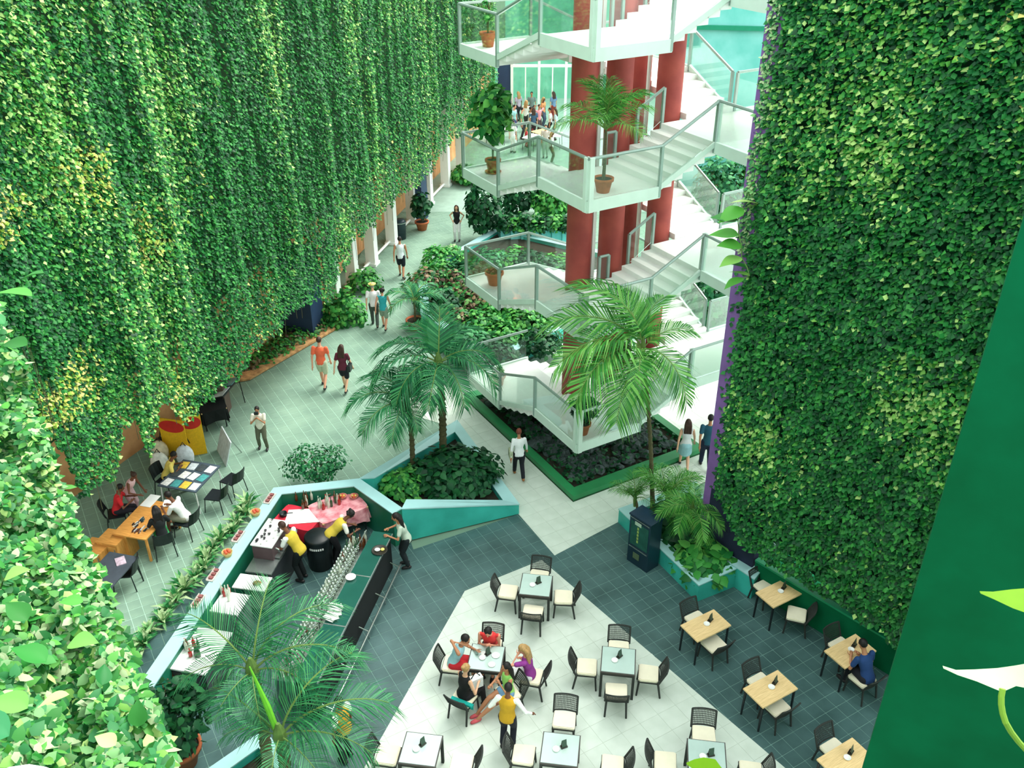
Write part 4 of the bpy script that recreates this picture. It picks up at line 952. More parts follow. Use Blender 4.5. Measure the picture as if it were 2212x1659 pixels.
person('man in a dark teal shirt and navy jeans walking near the purple wall edge', W(1522, 1014), R(-4), 'walk', 'tan', 'black', top=(34, 88, 108), sleeves='short', bottom=(28, 40, 66), H=1.8)
# far crowd
crowd = [(1064, 300, 'bald man in a red shirt sitting at the left of the far crowd', (196, 80, 66), (120, 40, 50)), (1082, 296, 'person in a black top beside the red shirt in the far crowd', (30, 34, 38), (40, 44, 60)), (1110, 293, 'man in an aqua shirt at the centre of the far crowd', (158, 214, 214), (60, 70, 110)),
         (1136, 283, 'person in a white shirt standing under the far glass screen', (240, 244, 236), (60, 60, 60)), (1163, 292, 'person in a pink top with raised arms in the far crowd', (226, 150, 160), (70, 60, 60)), (1152, 300, 'person in a dark blue shirt bending in the far crowd', (60, 90, 120), (40, 40, 50)),
         (1107, 330, 'man in a white shirt seen through the second landing glass', (244, 236, 240), (230, 230, 230)), (1136, 318, 'child in a bright red outfit seen through the glass railing', (206, 40, 56), (206, 40, 56)), (1188, 300, 'person in white beside the red column in the far crowd', (236, 240, 240), (30, 40, 50)),
         (1200, 302, 'person in pale blue nearest the red column', (186, 210, 220), (120, 130, 130)), (1096, 270, 'person in dark clothes at the back of the far crowd', (50, 60, 66), (30, 30, 34)), (1120, 262, 'person in lilac at the back of the far crowd', (190, 176, 196), (50, 50, 60)),
         (1148, 262, 'person in grey under the middle of the glass screen', (120, 140, 136), (60, 60, 60)), (1195, 262, 'person in blue seen right behind the glass screen', (110, 140, 176), (150, 60, 50)), (1178, 340, 'person in pale pink at the front of the far crowd', (230, 200, 196), (190, 200, 190)), (1190, 355, 'person in white crouching by the planting behind the stair', (236, 240, 232), (110, 110, 90))]
crowd += [(1072, 282, 'person in black under the vine edge in the far crowd', (36, 40, 44), (30, 30, 40)), (1090, 284, 'person in a cream top between the tables of the far crowd', (230, 220, 190), (70, 90, 120)), (1126, 300, 'person in a green top behind the rail of the far crowd', (110, 160, 120), (60, 60, 70)), (1172, 275, 'person in orange at the right of the far crowd', (216, 140, 90), (60, 70, 90)), (1144, 298, 'person in a red skirt near the centre of the far crowd', (226, 226, 220), (190, 50, 60))]
for i, (px, py, lb, tc, bc) in enumerate(crowd):
    person(lb, W(px, py), random.uniform(-3.1, 3.1), 'stand', ('tan', 'light', 'pink', 'brown')[i % 4], ('black', 'brown', 'black', 'blond')[i % 4], 'bald' if i == 0 else ('short', 'long')[i % 2], top=tc, bottom=bc, H=(1.15 if i == 7 else 1.85), vox=.034, group='people in the far crowd',
           hands=[(-.3, .1, 1.75), (.3, .1, 1.8)] if i == 4 else None)
for i in range(5):
    px, py = ((1070, 318), (1095, 312), (1170, 318), (1150, 330), (1198, 325))[i]
    folding_table('far_table', ('dark table at the left front of the far crowd', 'pale table beside the white shirted man in the far crowd', 'small table below the red column in the distance', 'cream table in the middle of the far crowd', 'white table nearest the red column in the distance')[i], W(px, py-8), R(20*i), 1.1, .8, .74, (blackcloth, paper, wood, paper, paper)[i])

# ------------------------------------------------------------------ bar
CT = R(-12)
bar_c = Vector((-3.62, 15.2))
cd = Vector((math.cos(R(78)), math.sin(R(78)))); cn = Vector((cd.y, -cd.x))
ctr = thing('bar_counter', 'long bar counter with a dark green glass top and foot rail', 'bar counter', (bar_c.x, bar_c.y, 0), CT)
MB().box((0.02, 0, .5), (.34, 4.7, 1.0)).obj('front_panel', blackcloth, ctr)
for i in range(3): MB().box((0, -1.575+1.575*i, 1.075), (.48, 1.555, .03)).obj('glass_top', dark_glass, ctr)
MB().box((.25, 0, 1.06), (.02, 4.72, .05)).obj('edge_trim', steel, ctr)
MB().box((0, 0, 1.03), (.46, 4.7, .05)).obj('top_frame', mat('teal_frame', (30, 80, 76), .4), ctr)
for i in range(2): MB().box((0, -.79+1.575*i, 1.092), (.5, .03, .008)).obj('joint_strip', steel, ctr)
MB().tube([(.42, -2.3, .2), (.42, 2.3, .2)], .022, 8).obj('foot_rail', steel, ctr)
for y in (-2.2, -1.1, 0, 1.1, 2.2): MB().tube([(.19, y, .3), (.42, y, .2), (.42, y, 0)], .014, 6).obj('rail_bracket', steel, ctr)
shelf = thing('glass_shelf', 'lower steel shelf behind the counter crowded with glasses', 'shelf', (bar_c.x-cn.x*.55, bar_c.y-cn.y*.55, 0), CT)
MB().box((0, 0, .86), (.5, 4.5, .04)).obj('shelf_top', steel, shelf); MB().box((0, 0, .42), (.44, 4.4, .84)).obj('body', mat('shelf_body', (70, 96, 92), .5), shelf)
for x in (.2,): MB().tube([(x, -2.2, 1.22), (x, 2.2, 1.22)], .014, 6).obj('rail', steel, shelf)
for y in (-2.2, -.8, .8, 2.2): MB().tube([(.2, y, .88), (.2, y, 1.22)], .012, 6).obj('post', steel, shelf)
gm = glass_mesh(.042, .17); gm2 = glass_mesh(.034, .13)
sp = lambda a, b, z=.88: (bar_c.x-cn.x*(.55-a)+cd.x*b, bar_c.y-cn.y*(.55-a)+cd.y*b, z)
k = 0
for i in range(30):
    for j in range(4):
        b_ = -1.55+.115*i; a_ = -.19+.1*j
        if b_ > 1.95: continue
        p = sp(a_+random.uniform(-.01, .01), b_+random.uniform(-.015, .015))
        o = link('wine_glass', gm if j % 2 else gm2, None, None, p); tag(o, 'stemmed glass standing in the rows on the lower bar shelf', 'glass', 'glasses on the bar shelf')
bms = [bottle_mesh(.036, .3, mat('bottle_green', (40, 84, 54), .12, .1, spec=.8)), bottle_mesh(.038, .28, mat('bottle_brown', (96, 56, 30), .12, .1, spec=.8)), bottle_mesh(.036, .31, mat('bottle_clear', (206, 214, 196), .1, .1, spec=.8)), bottle_mesh(.04, .24, mat('bottle_red', (176, 40, 36), .2, .1, spec=.8))]
for i in range(34):
    a_ = random.uniform(-.2, .22); b_ = random.uniform(1.75, 2.2) if i < 16 else random.uniform(-2.2, -1.6) if i < 26 else random.uniform(-1.5, 1.6)
    o = link('bottle', bms[i % 3], None, None, sp(a_, b_)); tag(o, 'bottle standing among the glasses on the lower bar shelf', 'bottle', 'bottles on the bar shelf')
for nm, lb, px, py, z, prof, mt_ in (('serving_tray', 'round tray with white and yellow food on the bar counter', 820, 1190, 1.09, [(.16, 0), (.19, .03), (.18, .035), (.15, .012)], saltm),
                                  ('bowl', 'white bowl on the counter halfway along', 758, 1250, 1.09, [(.05, 0), (.12, .06), (.115, .065), (.04, .015)], napm)):
    p = at(px, py, z); t = small(nm, lb, 'tray' if nm[0] == 's' else 'bowl', tuple(p), [('bowl', lambda m, prof=prof: m.lathe(prof, seg=18), mt_)])
    if nm[0] == 's': MB().ell((-.05, 0, .04), (.07, .06, .03)).obj('food', napm, t); MB().ell((.07, .01, .04), (.05, .05, .03)).obj('food', mat('yellow_food', (226, 214, 120), .7), t)
p = at(722, 1325, 1.1); t = thing('napkin_stack', 'spread white napkins at the near end of the counter', 'napkins', tuple(p))
for i in range(16): MB().box((random.uniform(-.12, .12), random.uniform(-.22, .22), .006+.006*i), (.16, .16, .004), random.uniform(0, 3)).obj('napkin', napm, t)
# back furniture of the bar
mc = Vector((-5.72, 17.05))
cab = cabinet('machine_cabinet', 'dark low cabinet under the white coffee machine', (mc.x, mc.y, 0), R(-100), 1.6, .6, .9, mat('dark_cabinet', (52, 56, 60), .4), steel, doors=3)
cm = thing('coffee_machine', 'large white topped coffee machine with cups on its top', 'coffee machine', (mc.x-.02, mc.y+.12, .92), R(-12))
MB().box((0, 0, .2), (.5, .95, .4)).obj('body', mat('machine_body', (84, 66, 70), .35, .1), cm); MB().box((0, 0, .415), (.54, 1.0, .03)).obj('top_tray', paper, cm)
for y in (-.3, 0, .3): g_ = MB().tube([(.25, y, .25), (.33, y, .22), (.33, y, .17)], .02, 6).obj('group_head', steel, cm); MB().tube([(.33, y, .18), (.45, y, .2)], .012, 6).obj('filter_handle', black, g_)
MB().box((.3, 0, .05), (.16, .8, .03)).obj('drip_tray', steel, cm)
cupm = MB(); cupm.smooth = True; cupm.lathe([(.02, 0), (.035, .05), (.031, .05), (.018, .01)], seg=8); cupme = cupm.mesh('cup'); cupme.materials.append(mat('dark_cup', (60, 60, 64), .4))
cupw = cupme.copy(); cupw.materials.clear(); cupw.materials.append(napm)
Mc = Matrix.Rotation(R(-12), 3, 'Z')
for i in range(20):
    v = Mc @ Vector((random.uniform(-.2, .2), -.42+.044*i, 0)); o = link('cup', cupme if i % 3 else cupw, None, None, (mc.x-.02+v.x, mc.y+.12+v.y, .92+.43)); tag(o, 'small cup standing on top of the coffee machine', 'cup', 'cups on the coffee machine')
c1 = at(545, 1258, .9); ct1 = thing('serving_cart', 'white topped serving cart with a handle in the bar', 'cart', (c1.x, c1.y, 0), R(-10))
MB().box((0, 0, .89), (.78, .46, .03)).obj('top', paper, ct1); MB().box((0, 0, .3), (.7, .4, .03)).obj('shelf', steel, ct1)
for x in (-1, 1):
    for y in (-1, 1): MB().tube([(x*.35, y*.2, .88), (x*.35, y*.2, .05)], .014, 6).obj('leg', steel, ct1)
MB().tube([(.39, -.2, .9), (.5, -.12, .9), (.5, .12, .9), (.39, .2, .9)], .014, 6).obj('handle', steel, ct1)
p = at(556, 1262, .905); small('bread_loaf', 'brown loaf on the white serving cart', 'bread', tuple(p), [('loaf', lambda m: m.ell((0, 0, .04), (.1, .07, .045)), mat('bread_crust', (150, 100, 66), .8))])
c2 = at(497, 1303, .9); cabinet('white_cabinet', 'small white topped cabinet with red bottles on it', (c2.x, c2.y, 0), R(-12), .62, .6, .88, mat('grey_cabinet', (120, 136, 132), .5), paper)
for i in range(7):
    p = at(490+random.uniform(-12, 12), 1290+random.uniform(-10, 8), .915); tag(link('bottle', bms[3 if i % 2 else 2], None, None, tuple(p)), 'red sauce bottle grouped on the small white cabinet', 'bottle', 'bottles on the white cabinet')
c3 = at(436, 1405, .9); cabinet('low_counter', 'white topped counter partly hidden by the near palm', (c3.x, c3.y, 0), R(-12), .75, 1.15, .88, mat('dark_cabinet', (52, 56, 60)), paper)
for i in range(14):
    p = at(412+random.uniform(-14, 22), 1405+random.uniform(-20, 14), .915); tag(link('bottle', bms[i % 4], None, None, tuple(p)), 'bottle standing on the counter partly hidden by the near palm', 'bottle', 'bottles on the low counter')
sh2 = thing('bottle_rack', 'low rack of bottles at the near end of the bar wall', 'rack', tuple(at(365, 1465, 0)), R(-12))
sc_ = at(352, 1470, .55); sh2.location = (sc_.x, sc_.y, 0)
for z in (.1, .52): MB().box((0, 0, z), (.6, 1.2, .03)).obj('shelf', steel, sh2)
for x in (-1, 1):
    for y in (-1, 1): MB().tube([(x*.28, y*.57, 0), (x*.28, y*.57, .7)], .014, 6).obj('post', steel, sh2)
for i in range(36):
    v = Mc @ Vector((-.22+.088*(i % 6), -.5+.19*(i//6), 0)); tag(link('bottle', bms[(i*7) % 4], None, None, (sc_.x+v.x, sc_.y+v.y, .535)), 'bottle in the rack at the near end of the bar wall', 'bottle', 'bottles in the rack')
# cloth covered tables
def cloth_table(label, c, rz, sx, sy, h, m, name='cloth_table'):
    t = thing(name, label, 'table', (c[0], c[1], 0), rz); MB().box((0, 0, h-.02), (sx-.04, sy-.04, .04)).obj('tabletop', wood, t)
    for x in (-1, 1):
        for y in (-1, 1): MB().tube([(x*(sx/2-.1), y*(sy/2-.1), h-.03), (x*(sx/2-.1), y*(sy/2-.1), 0)], .02, 6).obj('leg', black, t)
    b = MB(); n = 48; top_ = []; bot = []
    for i in range(n):
        a = 2*math.pi*i/n; cx, sy_ = math.cos(a), math.sin(a); e = .22
        px = math.copysign(abs(cx)**e, cx)*sx/2; py = math.copysign(abs(sy_)**e, sy_)*sy/2; wv = 1+.05*math.sin(i*1.7)+.02*math.sin(i*3.1)
        top_.append((px, py, h+.006)); bot.append((px*wv*1.04, py*wv*1.04, h-.42+.05*math.sin(i*.9)))
    b.add(top_+bot, [tuple(range(n))]+[(i, n+i, n+(i+1) % n, (i+1) % n) for i in range(n)]); b.obj('tablecloth', m, t); return t
r1 = at(645, 1118, .8); cloth_table('table under a bright red cloth beside the coffee machine', r1, R(-20), 1.1, .8, .8, redc)
r2 = at(730, 1095, .8); cloth_table('table under a pink checked cloth in the bar corner', r2, R(35), 1.3, .95, .82, pinkc)
small('saucepan', 'black pan on the left end of the red cloth', 'pan', tuple(at(612, 1113, .82)), [('bowl', lambda m: m.lathe([(.09, 0), (.1, .08), (.094, .08), (.085, .01)], seg=16), black), ('handle', lambda m: m.tube([(.1, 0, .06), (.25, 0, .08)], .012, 5), black)])
pcl = MB().prism([(-.5, -.28), (.45, -.3), (.5, .25), (-.42, .3)], 0, .012); tag(pcl.obj('white_cloth', napm, None, (r1.x+.15, r1.y+.05, .808), R(8)), 'white cloth spread over the red cloth', 'cloth')
for i in range(26):
    p = at(635+random.uniform(0, 100), 1085+random.uniform(-8, 16), .83); 
    if abs(p.x-r1.x) > .75 and abs(p.x-r2.x) > .6: continue
    tag(link('bottle', bms[(i*5) % 3 if i % 6 else 3], None, None, (p.x, p.y, .822)), 'bottle on the cloth covered tables in the bar corner', 'bottle', 'bottles on the cloth covered tables')
for i in range(5):
    p = at((708, 752, 765, 740, 775)[i], (1068, 1058, 1075, 1075, 1062)[i], .83)
    t = small('basket', ('round basket near the bottles', 'round basket at the top of the pink cloth', 'round basket at the right of the pink cloth', 'middle basket of the pink cloth', 'basket at the far corner of the pink cloth')[i], 'basket', (p.x, p.y, .828), [('bowl', lambda m: m.lathe([(.06, 0), (.12, .07), (.112, .075), (.05, .015)], seg=14), mat('basket', (206, 130, 116), .9, .25, 30))])
    for j in range(4): MB().ell((.04*math.cos(j*1.6), .04*math.sin(j*1.6), .065), (.035,)*3, 7, 5).obj('fruit', mat('fruit_%d' % (j % 2), ((226, 196, 100), (214, 100, 70))[j % 2], .5), t)
bc = at(683, 1190, .0); bc = at(686, 1158, .9)
kb = thing('round_cabinet', 'black round bin with a white lettered band behind the bartender', 'bin', (bc.x, bc.y, 0), 0)
m_ = MB(); m_.smooth = True; m_.lathe([(.3, 0), (.33, .85), (.33, .9), (.3, .93), (.05, .96)], seg=28); m_.obj('bin_body', black, kb)
for i in range(7): a = R(-115+9*i); MB().box((.332*math.cos(a), .332*math.sin(a), .72), (.012, .035, .05), a).obj('letter', paper, kb)
person('bartender in a yellow vest leaning over the coffee machine', W(657, 1252), R(72), 'stand', 'brown', 'brown', top=(240, 244, 240), sleeves='short', vest=(206, 180, 60), bottom=(20, 28, 30), lean=.5, hands=[(-.18, .55, 1.02), (.2, .5, 1.0)], H=1.76, head=(0, .2))
person('bartender in a yellow vest bending towards the glasses', W(722, 1215), R(-70), 'stand', 'brown', 'black', 'curly', top=(240, 240, 230), sleeves='short', vest=(216, 190, 70), bottom=(24, 24, 30), lean=.85, hands=[(-.15, .55, .95), (.15, .6, .95)], H=1.7, head=(0, 0))
person('customer with long black hair in a grey print blouse leaning on the bar', W(882, 1222), R(100), 'stand', 'tan', 'black', 'long', top=(190, 206, 190), sleeves='short', bottom=(24, 34, 38), lean=.3, hands=[(-.15, .42, 1.12), (.15, .4, 1.12)], H=1.68, female=True)
person('staff member in a mustard vest half hidden by the near palm', W(752, 1640), R(60), 'stand', 'brown', 'black', top=(240, 240, 236), sleeves='short', vest=(204, 150, 40), bottom=(24, 26, 34), H=1.7)
# small things on the bar wall top
for i, (px, py) in enumerate(((583, 1078), (553, 1112), (515, 1160), (492, 1200), (462, 1243), (428, 1300))):
    p = at(px, py, hB+.03)
    if i in (1, 3): t = small('basket', ('', 'wicker basket with bottles on the bar wall coping', '', 'straw basket of fruit lower down the bar wall coping')[i], 'basket', tuple(p), [('bowl', lambda m: m.lathe([(.09, 0), (.13, .12), (.12, .12), (.08, .02)], seg=14), mat('straw', (196, 170, 110), .9, .2, 30)), ('content', lambda m: [m.ell((.05*math.cos(q_), .05*math.sin(q_), .12), (.04,)*3, 7, 5) for q_ in (0, 1.5, 3, 4.5)], mat('fruit_1', (0, 0, 0)))])
    else: small('tray', ('narrow tray at the top of the bar wall coping', '', 'narrow tray in the middle of the bar wall coping', '', 'yellow box on the lower bar wall coping', 'cream tray at the lowest part of the bar wall coping')[i], 'tray', tuple(p), [('tray', lambda m: (m.box((0, 0, .015), (.16, .42, .02)), m.box((-.08, 0, .03), (.01, .42, .05)), m.box((.08, 0, .03), (.01, .42, .05))), mat('tray_pale', (206, 196, 190), .6)), ('content', lambda m: [m.box((0, y_, .04), (.09, .08, .05)) for y_ in (-.12, .0, .13)], mat('tray_content', (140, 84, 84), .7, .3, 20))], R(-12))

# ------------------------------------------------------------------ kiosk
kb_ = at(1392, 1240); kk = thing('litter_kiosk', 'tall dark navy information box with yellow green lettering', 'kiosk', (kb_.x-.0+.0, kb_.y+.42, 0), R(-49)+math.pi/2)
kn_ = mat('kiosk_navy', (24, 50, 66), .3, .15, 3)
MB().box((0, 0, .72), (.42, .66, 1.44)).obj('body', kn_, kk); MB().box((0, 0, 1.46), (.46, .7, .05)).obj('lid', mat('kiosk_top', (16, 44, 66), .3), kk)
MB().box((-.215, 0, .95), (.012, .56, .7)).obj('glass_front', mat('kiosk_panel', (34, 84, 74), .2, .2, 6), kk)
MB().box((-.222, 0, .52), (.012, .58, .03)).obj('trim', steel, kk); MB().box((-.222, 0, 1.4), (.012, .6, .02)).obj('trim', steel, kk)
lt = mat('sign_yellow_green', (150, 176, 90), .5)
for i in range(5): MB().box((-.224, .04, 1.16-.1*i), (.008, .05, .07)).obj('letter', lt, kk)
MB().box((-.224, .05, 1.29), (.008, .2, .1)).obj('notice', mat('pale_notice', (176, 200, 180), .5), kk); MB().box((-.224, .04, .3), (.008, .2, .18)).obj('notice', mat('dim_notice', (90, 110, 84), .5), kk)

# ------------------------------------------------------------------ craft stalls on the left
d1 = (-9.25, 18.45); dk = thing('wooden_desk', 'orange wooden desk with goods spread on top', 'desk', (d1[0], d1[1], 0), R(-14))
for i in range(2): MB().box((-.235+.47*i, 0, .73), (.465, 1.45, .035)).obj('plank', wood_d, dk)
MB().box((-.3, -.5, .36), (.34, .36, .7)).obj('drawer_unit', wood_d, dk)
for x, y in ((.42, -.66), (.42, .66), (-.42, .66)): MB().box((x, y, .36), (.05, .05, .71)).obj('leg', wood_d, dk)
for i, (px, py) in enumerate(((243, 1163), (208, 1182))):
    p = at(px, py, .6-.1*i); c_ = cabinet('wooden_cabinet', ('orange wooden cabinet next to the desk', 'lower orange wooden cabinet half hidden by the near vines')[i], (p.x, p.y, 0), R(-14), .55, .5, .62-.1*i, wood_d, wood_d)
colr = [(40, 44, 48), (190, 196, 196), (60, 90, 96), (210, 210, 200), (90, 60, 50)]
gi = thing('craft_goods', 'rows of small black and silver trinkets on the wooden desk', 'trinkets', tuple(at(305, 1137, .75)), R(-14))
for i in range(26): MB().box((random.uniform(-.24, .24), random.uniform(-.24, .26), .015), (.025, random.uniform(.08, .16), .03), random.uniform(-.3, .3)).obj('trinket', mat('goods_%d' % (i % 5), colr[i % 5], .4), gi)
for i, (px, py, sx, sy) in enumerate(((325, 1082, .3, .5), (362, 1087, .22, .3))):
    tag(MB().box((0, 0, .004), (sx, sy, .008)).obj('paper_sheet', paper, None, tuple(at(px, py, .75)), R(-14+20*i)), ('large white sheet on the far end of the wooden desk', 'small white sheet beside the desk corner')[i], 'paper')
g0 = folding_table('craft_table', 'folding table covered with prints and jewellery cards', (-8.7, 20.3, 0), R(-15), 1.15, 1.25, .75, mat('dark_tabletop', (70, 84, 96), .4), legm=paper)
Mg = Matrix.Rotation(R(-15), 3, 'Z')
for i in range(12):
    v = Mg @ Vector((-.4+.27*(i % 4), -.42+.4*(i//4), 0)); cc = [(236, 238, 236), (70, 150, 150), (226, 190, 70), (206, 216, 222), (60, 70, 74), (240, 240, 230)][i % 6]
    o = MB().box((0, 0, .006), (.22, .3, .01)).obj('print', mat('print_%d' % (i % 6), cc, .6, .25, 14), None, (-8.7+v.x, 20.3+v.y, .75), R(-15+random.uniform(-12, 12)))
    tag(o, 'flat print lying on the craft folding table', 'print', 'prints on the craft table')
for i, (px, py, lb) in enumerate(((400, 985, 'white and black bag heaped behind the craft table'), (345, 1000, 'white cushion bag left of the woman in yellow'), (345, 975, 'cream sack leaning behind the yellow boards'))):
    p = at(px, py, .35); t = thing('sack', lb, 'bag', (p.x, p.y, 0)); b = MB(); b.smooth = True; b.ell((0, 0, .36), (.26, .2, .36), 12, 8); b.obj('bag_body', mat('sack_%d' % i, ((214, 220, 228), (236, 236, 226), (220, 210, 180))[i], .8, .2, 10), t)
    MB().tube([(-.08, 0, .68), (0, 0, .82), (.08, 0, .68)], .015, 5).obj('handle', black, t)
for i, (px, py, w_, h_) in enumerate(((386, 990, .8, 1.35), (427, 982, .55, 1.35))):
    p = at(px, py); t = thing('painted_board', ('wide yellow folding board with a red round top behind the craft table', 'narrow yellow board with a red round top behind the craft table')[i], 'sign board', (p.x, p.y, 0), R(-12+30*i))
    MB().box((0, 0, h_/2), (w_, .03, h_)).obj('panel', mat('yellow_board', (234, 184, 30), .6, .1, 20), t)
    cc = MB(); n = 20; c0 = [(w_/2*.98*math.cos(math.pi*2*k/n), h_*.82+.2*math.sin(math.pi*2*k/n)) for k in range(n)]
    cc.add([(x, -.018, min(z, h_+.02)) for x, z in c0]+[(x, -.024, min(z, h_+.02)) for x, z in c0], [tuple(range(n, 2*n))[::-1]]+[(k, (k+1) % n, n+(k+1) % n, n+k) for k in range(n)]); cc.obj('red_sun', mat('red_sun', (206, 44, 36), .6, .1), t)
    for x in (-1, 1): MB().tube([(x*w_*.4, 0, h_*.7), (x*w_*.4, .4, 0)], .018, 5).obj('leg', black, t)
wb = at(478, 990, .0); t = thing('leaning_panel', 'white foam display panel standing right of the craft table', 'display panel', (wb.x, wb.y, 0), R(-60)); MB().add([(-.5, 0, 0), (.5, 0, 0), (.5, .25, .75), (-.5, .25, .75), (-.5, .03, 0), (.5, .03, 0), (.5, .28, .75), (-.5, .28, .75)], [(0, 1, 2, 3), (7, 6, 5, 4), (0, 4, 5, 1), (3, 2, 6, 7), (0, 3, 7, 4), (1, 5, 6, 2)]).obj('panel', mat('foam_white', (216, 226, 230), .6, .15, 8), t)
MB().tube([(0, .27, .7), (0, .6, 0)], .015, 5).obj('leg', steel, t)
bcl = at(455, 872, .7); t = cloth_table('table draped in black cloth by the vines', bcl, R(28), .8, .95, .7, blackcloth, 'draped_table'); 
es = Vector((-8.9, 24.75)); t = thing('display_stand', 'sloped display table holding two framed pictures', 'display stand', (es.x, es.y, 0), R(-10))
Me = Matrix.Rotation(R(-18), 4, 'Y'); MB().box((0, 0, 0), (.5, 1.3, .03), M=Matrix.Translation((0, 0, .85)) @ Me).obj('board', black, t)
for i, y in enumerate((-.3, .34)): MB().box((0, y, .024), (.38, .54, .015), M=Matrix.Translation((0, 0, .85)) @ Me).obj('picture', mat('picture_%d' % i, ((226, 236, 240), (110, 170, 176))[i], .4, .2, 5), t)
for x in (-.2, .2):
    for y in (-.55, .55): MB().tube([(x, y, .8), (x*1.3, y*1.05, 0)], .016, 5).obj('leg', black, t)
bt = folding_table('dark_folding_table', 'dark folding table half hidden by the near vines at left', (-9.45, 16.55, 0), R(-14), .8, 1.15, .74, mat('charcoal_top', (66, 74, 84), .4))
tag(MB().box((0, 0, .01), (.22, .3, .02)).obj('magazine', mat('magazine', (190, 170, 186), .5, .3, 14), None, (-9.3, 16.85, .74), R(30)), 'small magazine on the dark folding table', 'magazine')
pch = plastic_chair()
def pput(label, x, y, rz): return put(pch, label, (x, y, 0), rz, 'black stacking chairs')
for lb, px, py, rz in (('black plastic chair nearer the bar of the empty pair', 466, 1070, R(78)), ('black plastic chair farther of the empty pair', 500, 1036, R(62)), ('black chair under the man in the white shirt', 402, 1125, R(72)),
                       ('black chair under the person in the green shirt', 352, 1165, R(25)), ('black chair under the woman in red', 252, 1108, R(-70)), ('black chair under the woman in the yellow top', 360, 1035, R(-110)),
                       ('black chair beside the dark folding table', 268, 1235, R(95)), ('black chair tucked behind the yellow boards', 348, 955, R(160))):
    p = at(px, py, .43); pput(lb, p.x, p.y, rz)
S = lambda px, py: (at(px, py, .45).x, at(px, py, .45).y, 0)
person('man in a white shirt leaning over the desk from his chair', S(402, 1122), R(80), 'sit', 'brown', 'black', top=(238, 240, 238), sleeves='short', bottom=(150, 150, 130), legs='shorts', lean=.5, hands=[(-.12, .5, .8), (.1, .45, .8)], H=1.74)
person('person with long black hair and a green shirt seated at the desk', S(352, 1162), R(30), 'sit', 'brown', 'black', 'long', top=(24, 30, 32), sleeves='short', bottom=(30, 130, 70), legs='shorts', lean=.3, H=1.66, female=True)
person('woman in a red shirt seated in a black chair behind the desk', S(254, 1106), R(-72), 'sit', 'brown', 'black', 'short', top=(214, 40, 48), sleeves='short', bottom=(30, 30, 40), lean=.3, H=1.64, female=True, hands=[(-.1, .45, .8), (.14, .4, .8)])
person('girl in a pink top with tied hair leaning on the far end of the desk', W(290, 1112), R(-105), 'stand', 'brown', 'brown', 'bun', top=(240, 196, 200), sleeves='none', bottom=(220, 180, 190), H=1.5, female=True, lean=.5, hands=[(-.1, .42, .85), (.14, .42, .85)])
person('woman in a yellow top seated behind the craft table', S(360, 1032), R(-75), 'sit', 'brown', 'black', 'short', top=(238, 214, 110), sleeves='short', bottom=(40, 40, 46), lean=.45, H=1.64, female=True, hands=[(-.1, .4, .8), (.14, .4, .8)])

# ------------------------------------------------------------------ palms
h0 = Vector((3.66, 19.0, .35))
palm('palm_tree', 'slender palm with bright arching fronds standing in front of the staircase', tuple(h0), (3.1, 19.35, 5.15), 'light',
     [(172, .98, 14), (150, .95, 34), (200, .95, 0), (222, 1.0, -14), (120, .7, 40), (60, .62, 40), (-60, .78, -18), (-100, .75, -12), (248, .95, -22), (15, .55, 15), (182, .7, -30)], .055)
palm('palm_tree', 'dark green palm standing tall in the middle of the teal palm planter', (-1.95, 21.3, .25), (-1.95, 21.45, 3.6), 'dark', [(90, .85, 45), (165, .85, 8), (195, .9, -5), (15, .8, 0), (-20, .85, -8), (-60, .8, -15), (-95, .85, -10), (-130, .85, -12), (125, .75, 30), (50, .75, 25), (230, .8, -20)], .1)
palm('palm_tree', 'smaller dark palm on the left of the teal palm planter', (-2.75, 20.75, .3), (-2.75, 20.8, 2.75), 'dark', [(150, .7, 25), (185, .78, 5), (220, .75, -8), (110, .55, 40), (40, .55, 25), (-10, .5, 5), (-70, .5, -10), (255, .65, -15)], .07)
palm('palm_tree', 'large near palm spreading over the bar at the bottom', (-4.45, 10.9, .5), (-4.45, 11.2, 3.25), 'near', [(150, .8, 26), (84, .8, 36), (40, .9, 18), (12, .9, 0), (-20, .7, -8), (190, .6, 0), (-70, .5, -15), (240, .5, -15)], .1)
palm('palm_tree', 'second near palm at the bottom with fronds over the dark tiles', (-3.9, 10.0, .5), (-3.85, 10.3, 2.7), 'near', [(48, .9, 24), (16, .95, 8), (-8, .8, -4), (148, .8, 10), (-40, .6, -12), (175, .5, -4), (-90, .5, -15)], .1)
sp_ = MB(); sp_.tube([(0, 0, 0), (-.15, .1, .7), (-.35, .2, 1.5)], [.05, .055, .012], 7); 
tag(sp_.obj('new_frond', mat('spear_green', (110, 190, 50), .5, .1), None, (-3.85, 10.3, 2.6)), 'bright green unopened frond rising from the second near palm', 'frond')
bush('foliage_clump', 'dense dark undergrowth filling the teal palm planter', (-1.55, 20.55, .45), 1.35, 1.05, .8, 1500, .22, 'dark', droop=.3)
bush('foliage_clump', 'lower dark leaves at the left end of the palm planter', (-2.9, 20.0, .6), .7, .6, .5, 500, .18, 'shrub', droop=.3)
tufts = [tuft_mesh(26, .62, 'varieg', .085, i) for i in range(3)]; tufd = [tuft_mesh(24, .6, 'shrub', .09, i+9) for i in range(3)]
def tuft(label, loc, sc, i, dark=False, group=None):
    t = thing('leafy_plant', label, 'plant', loc, random.uniform(0, 6), group); o = link('leaves', (tufd if dark else tufts)[i % 3], None, t); o.scale = (sc,)*3
    MB().tube([(0, 0, -.02), (0, 0, .18*sc)], .03*sc, 6).obj('stem', bark, t); return t
i = 0
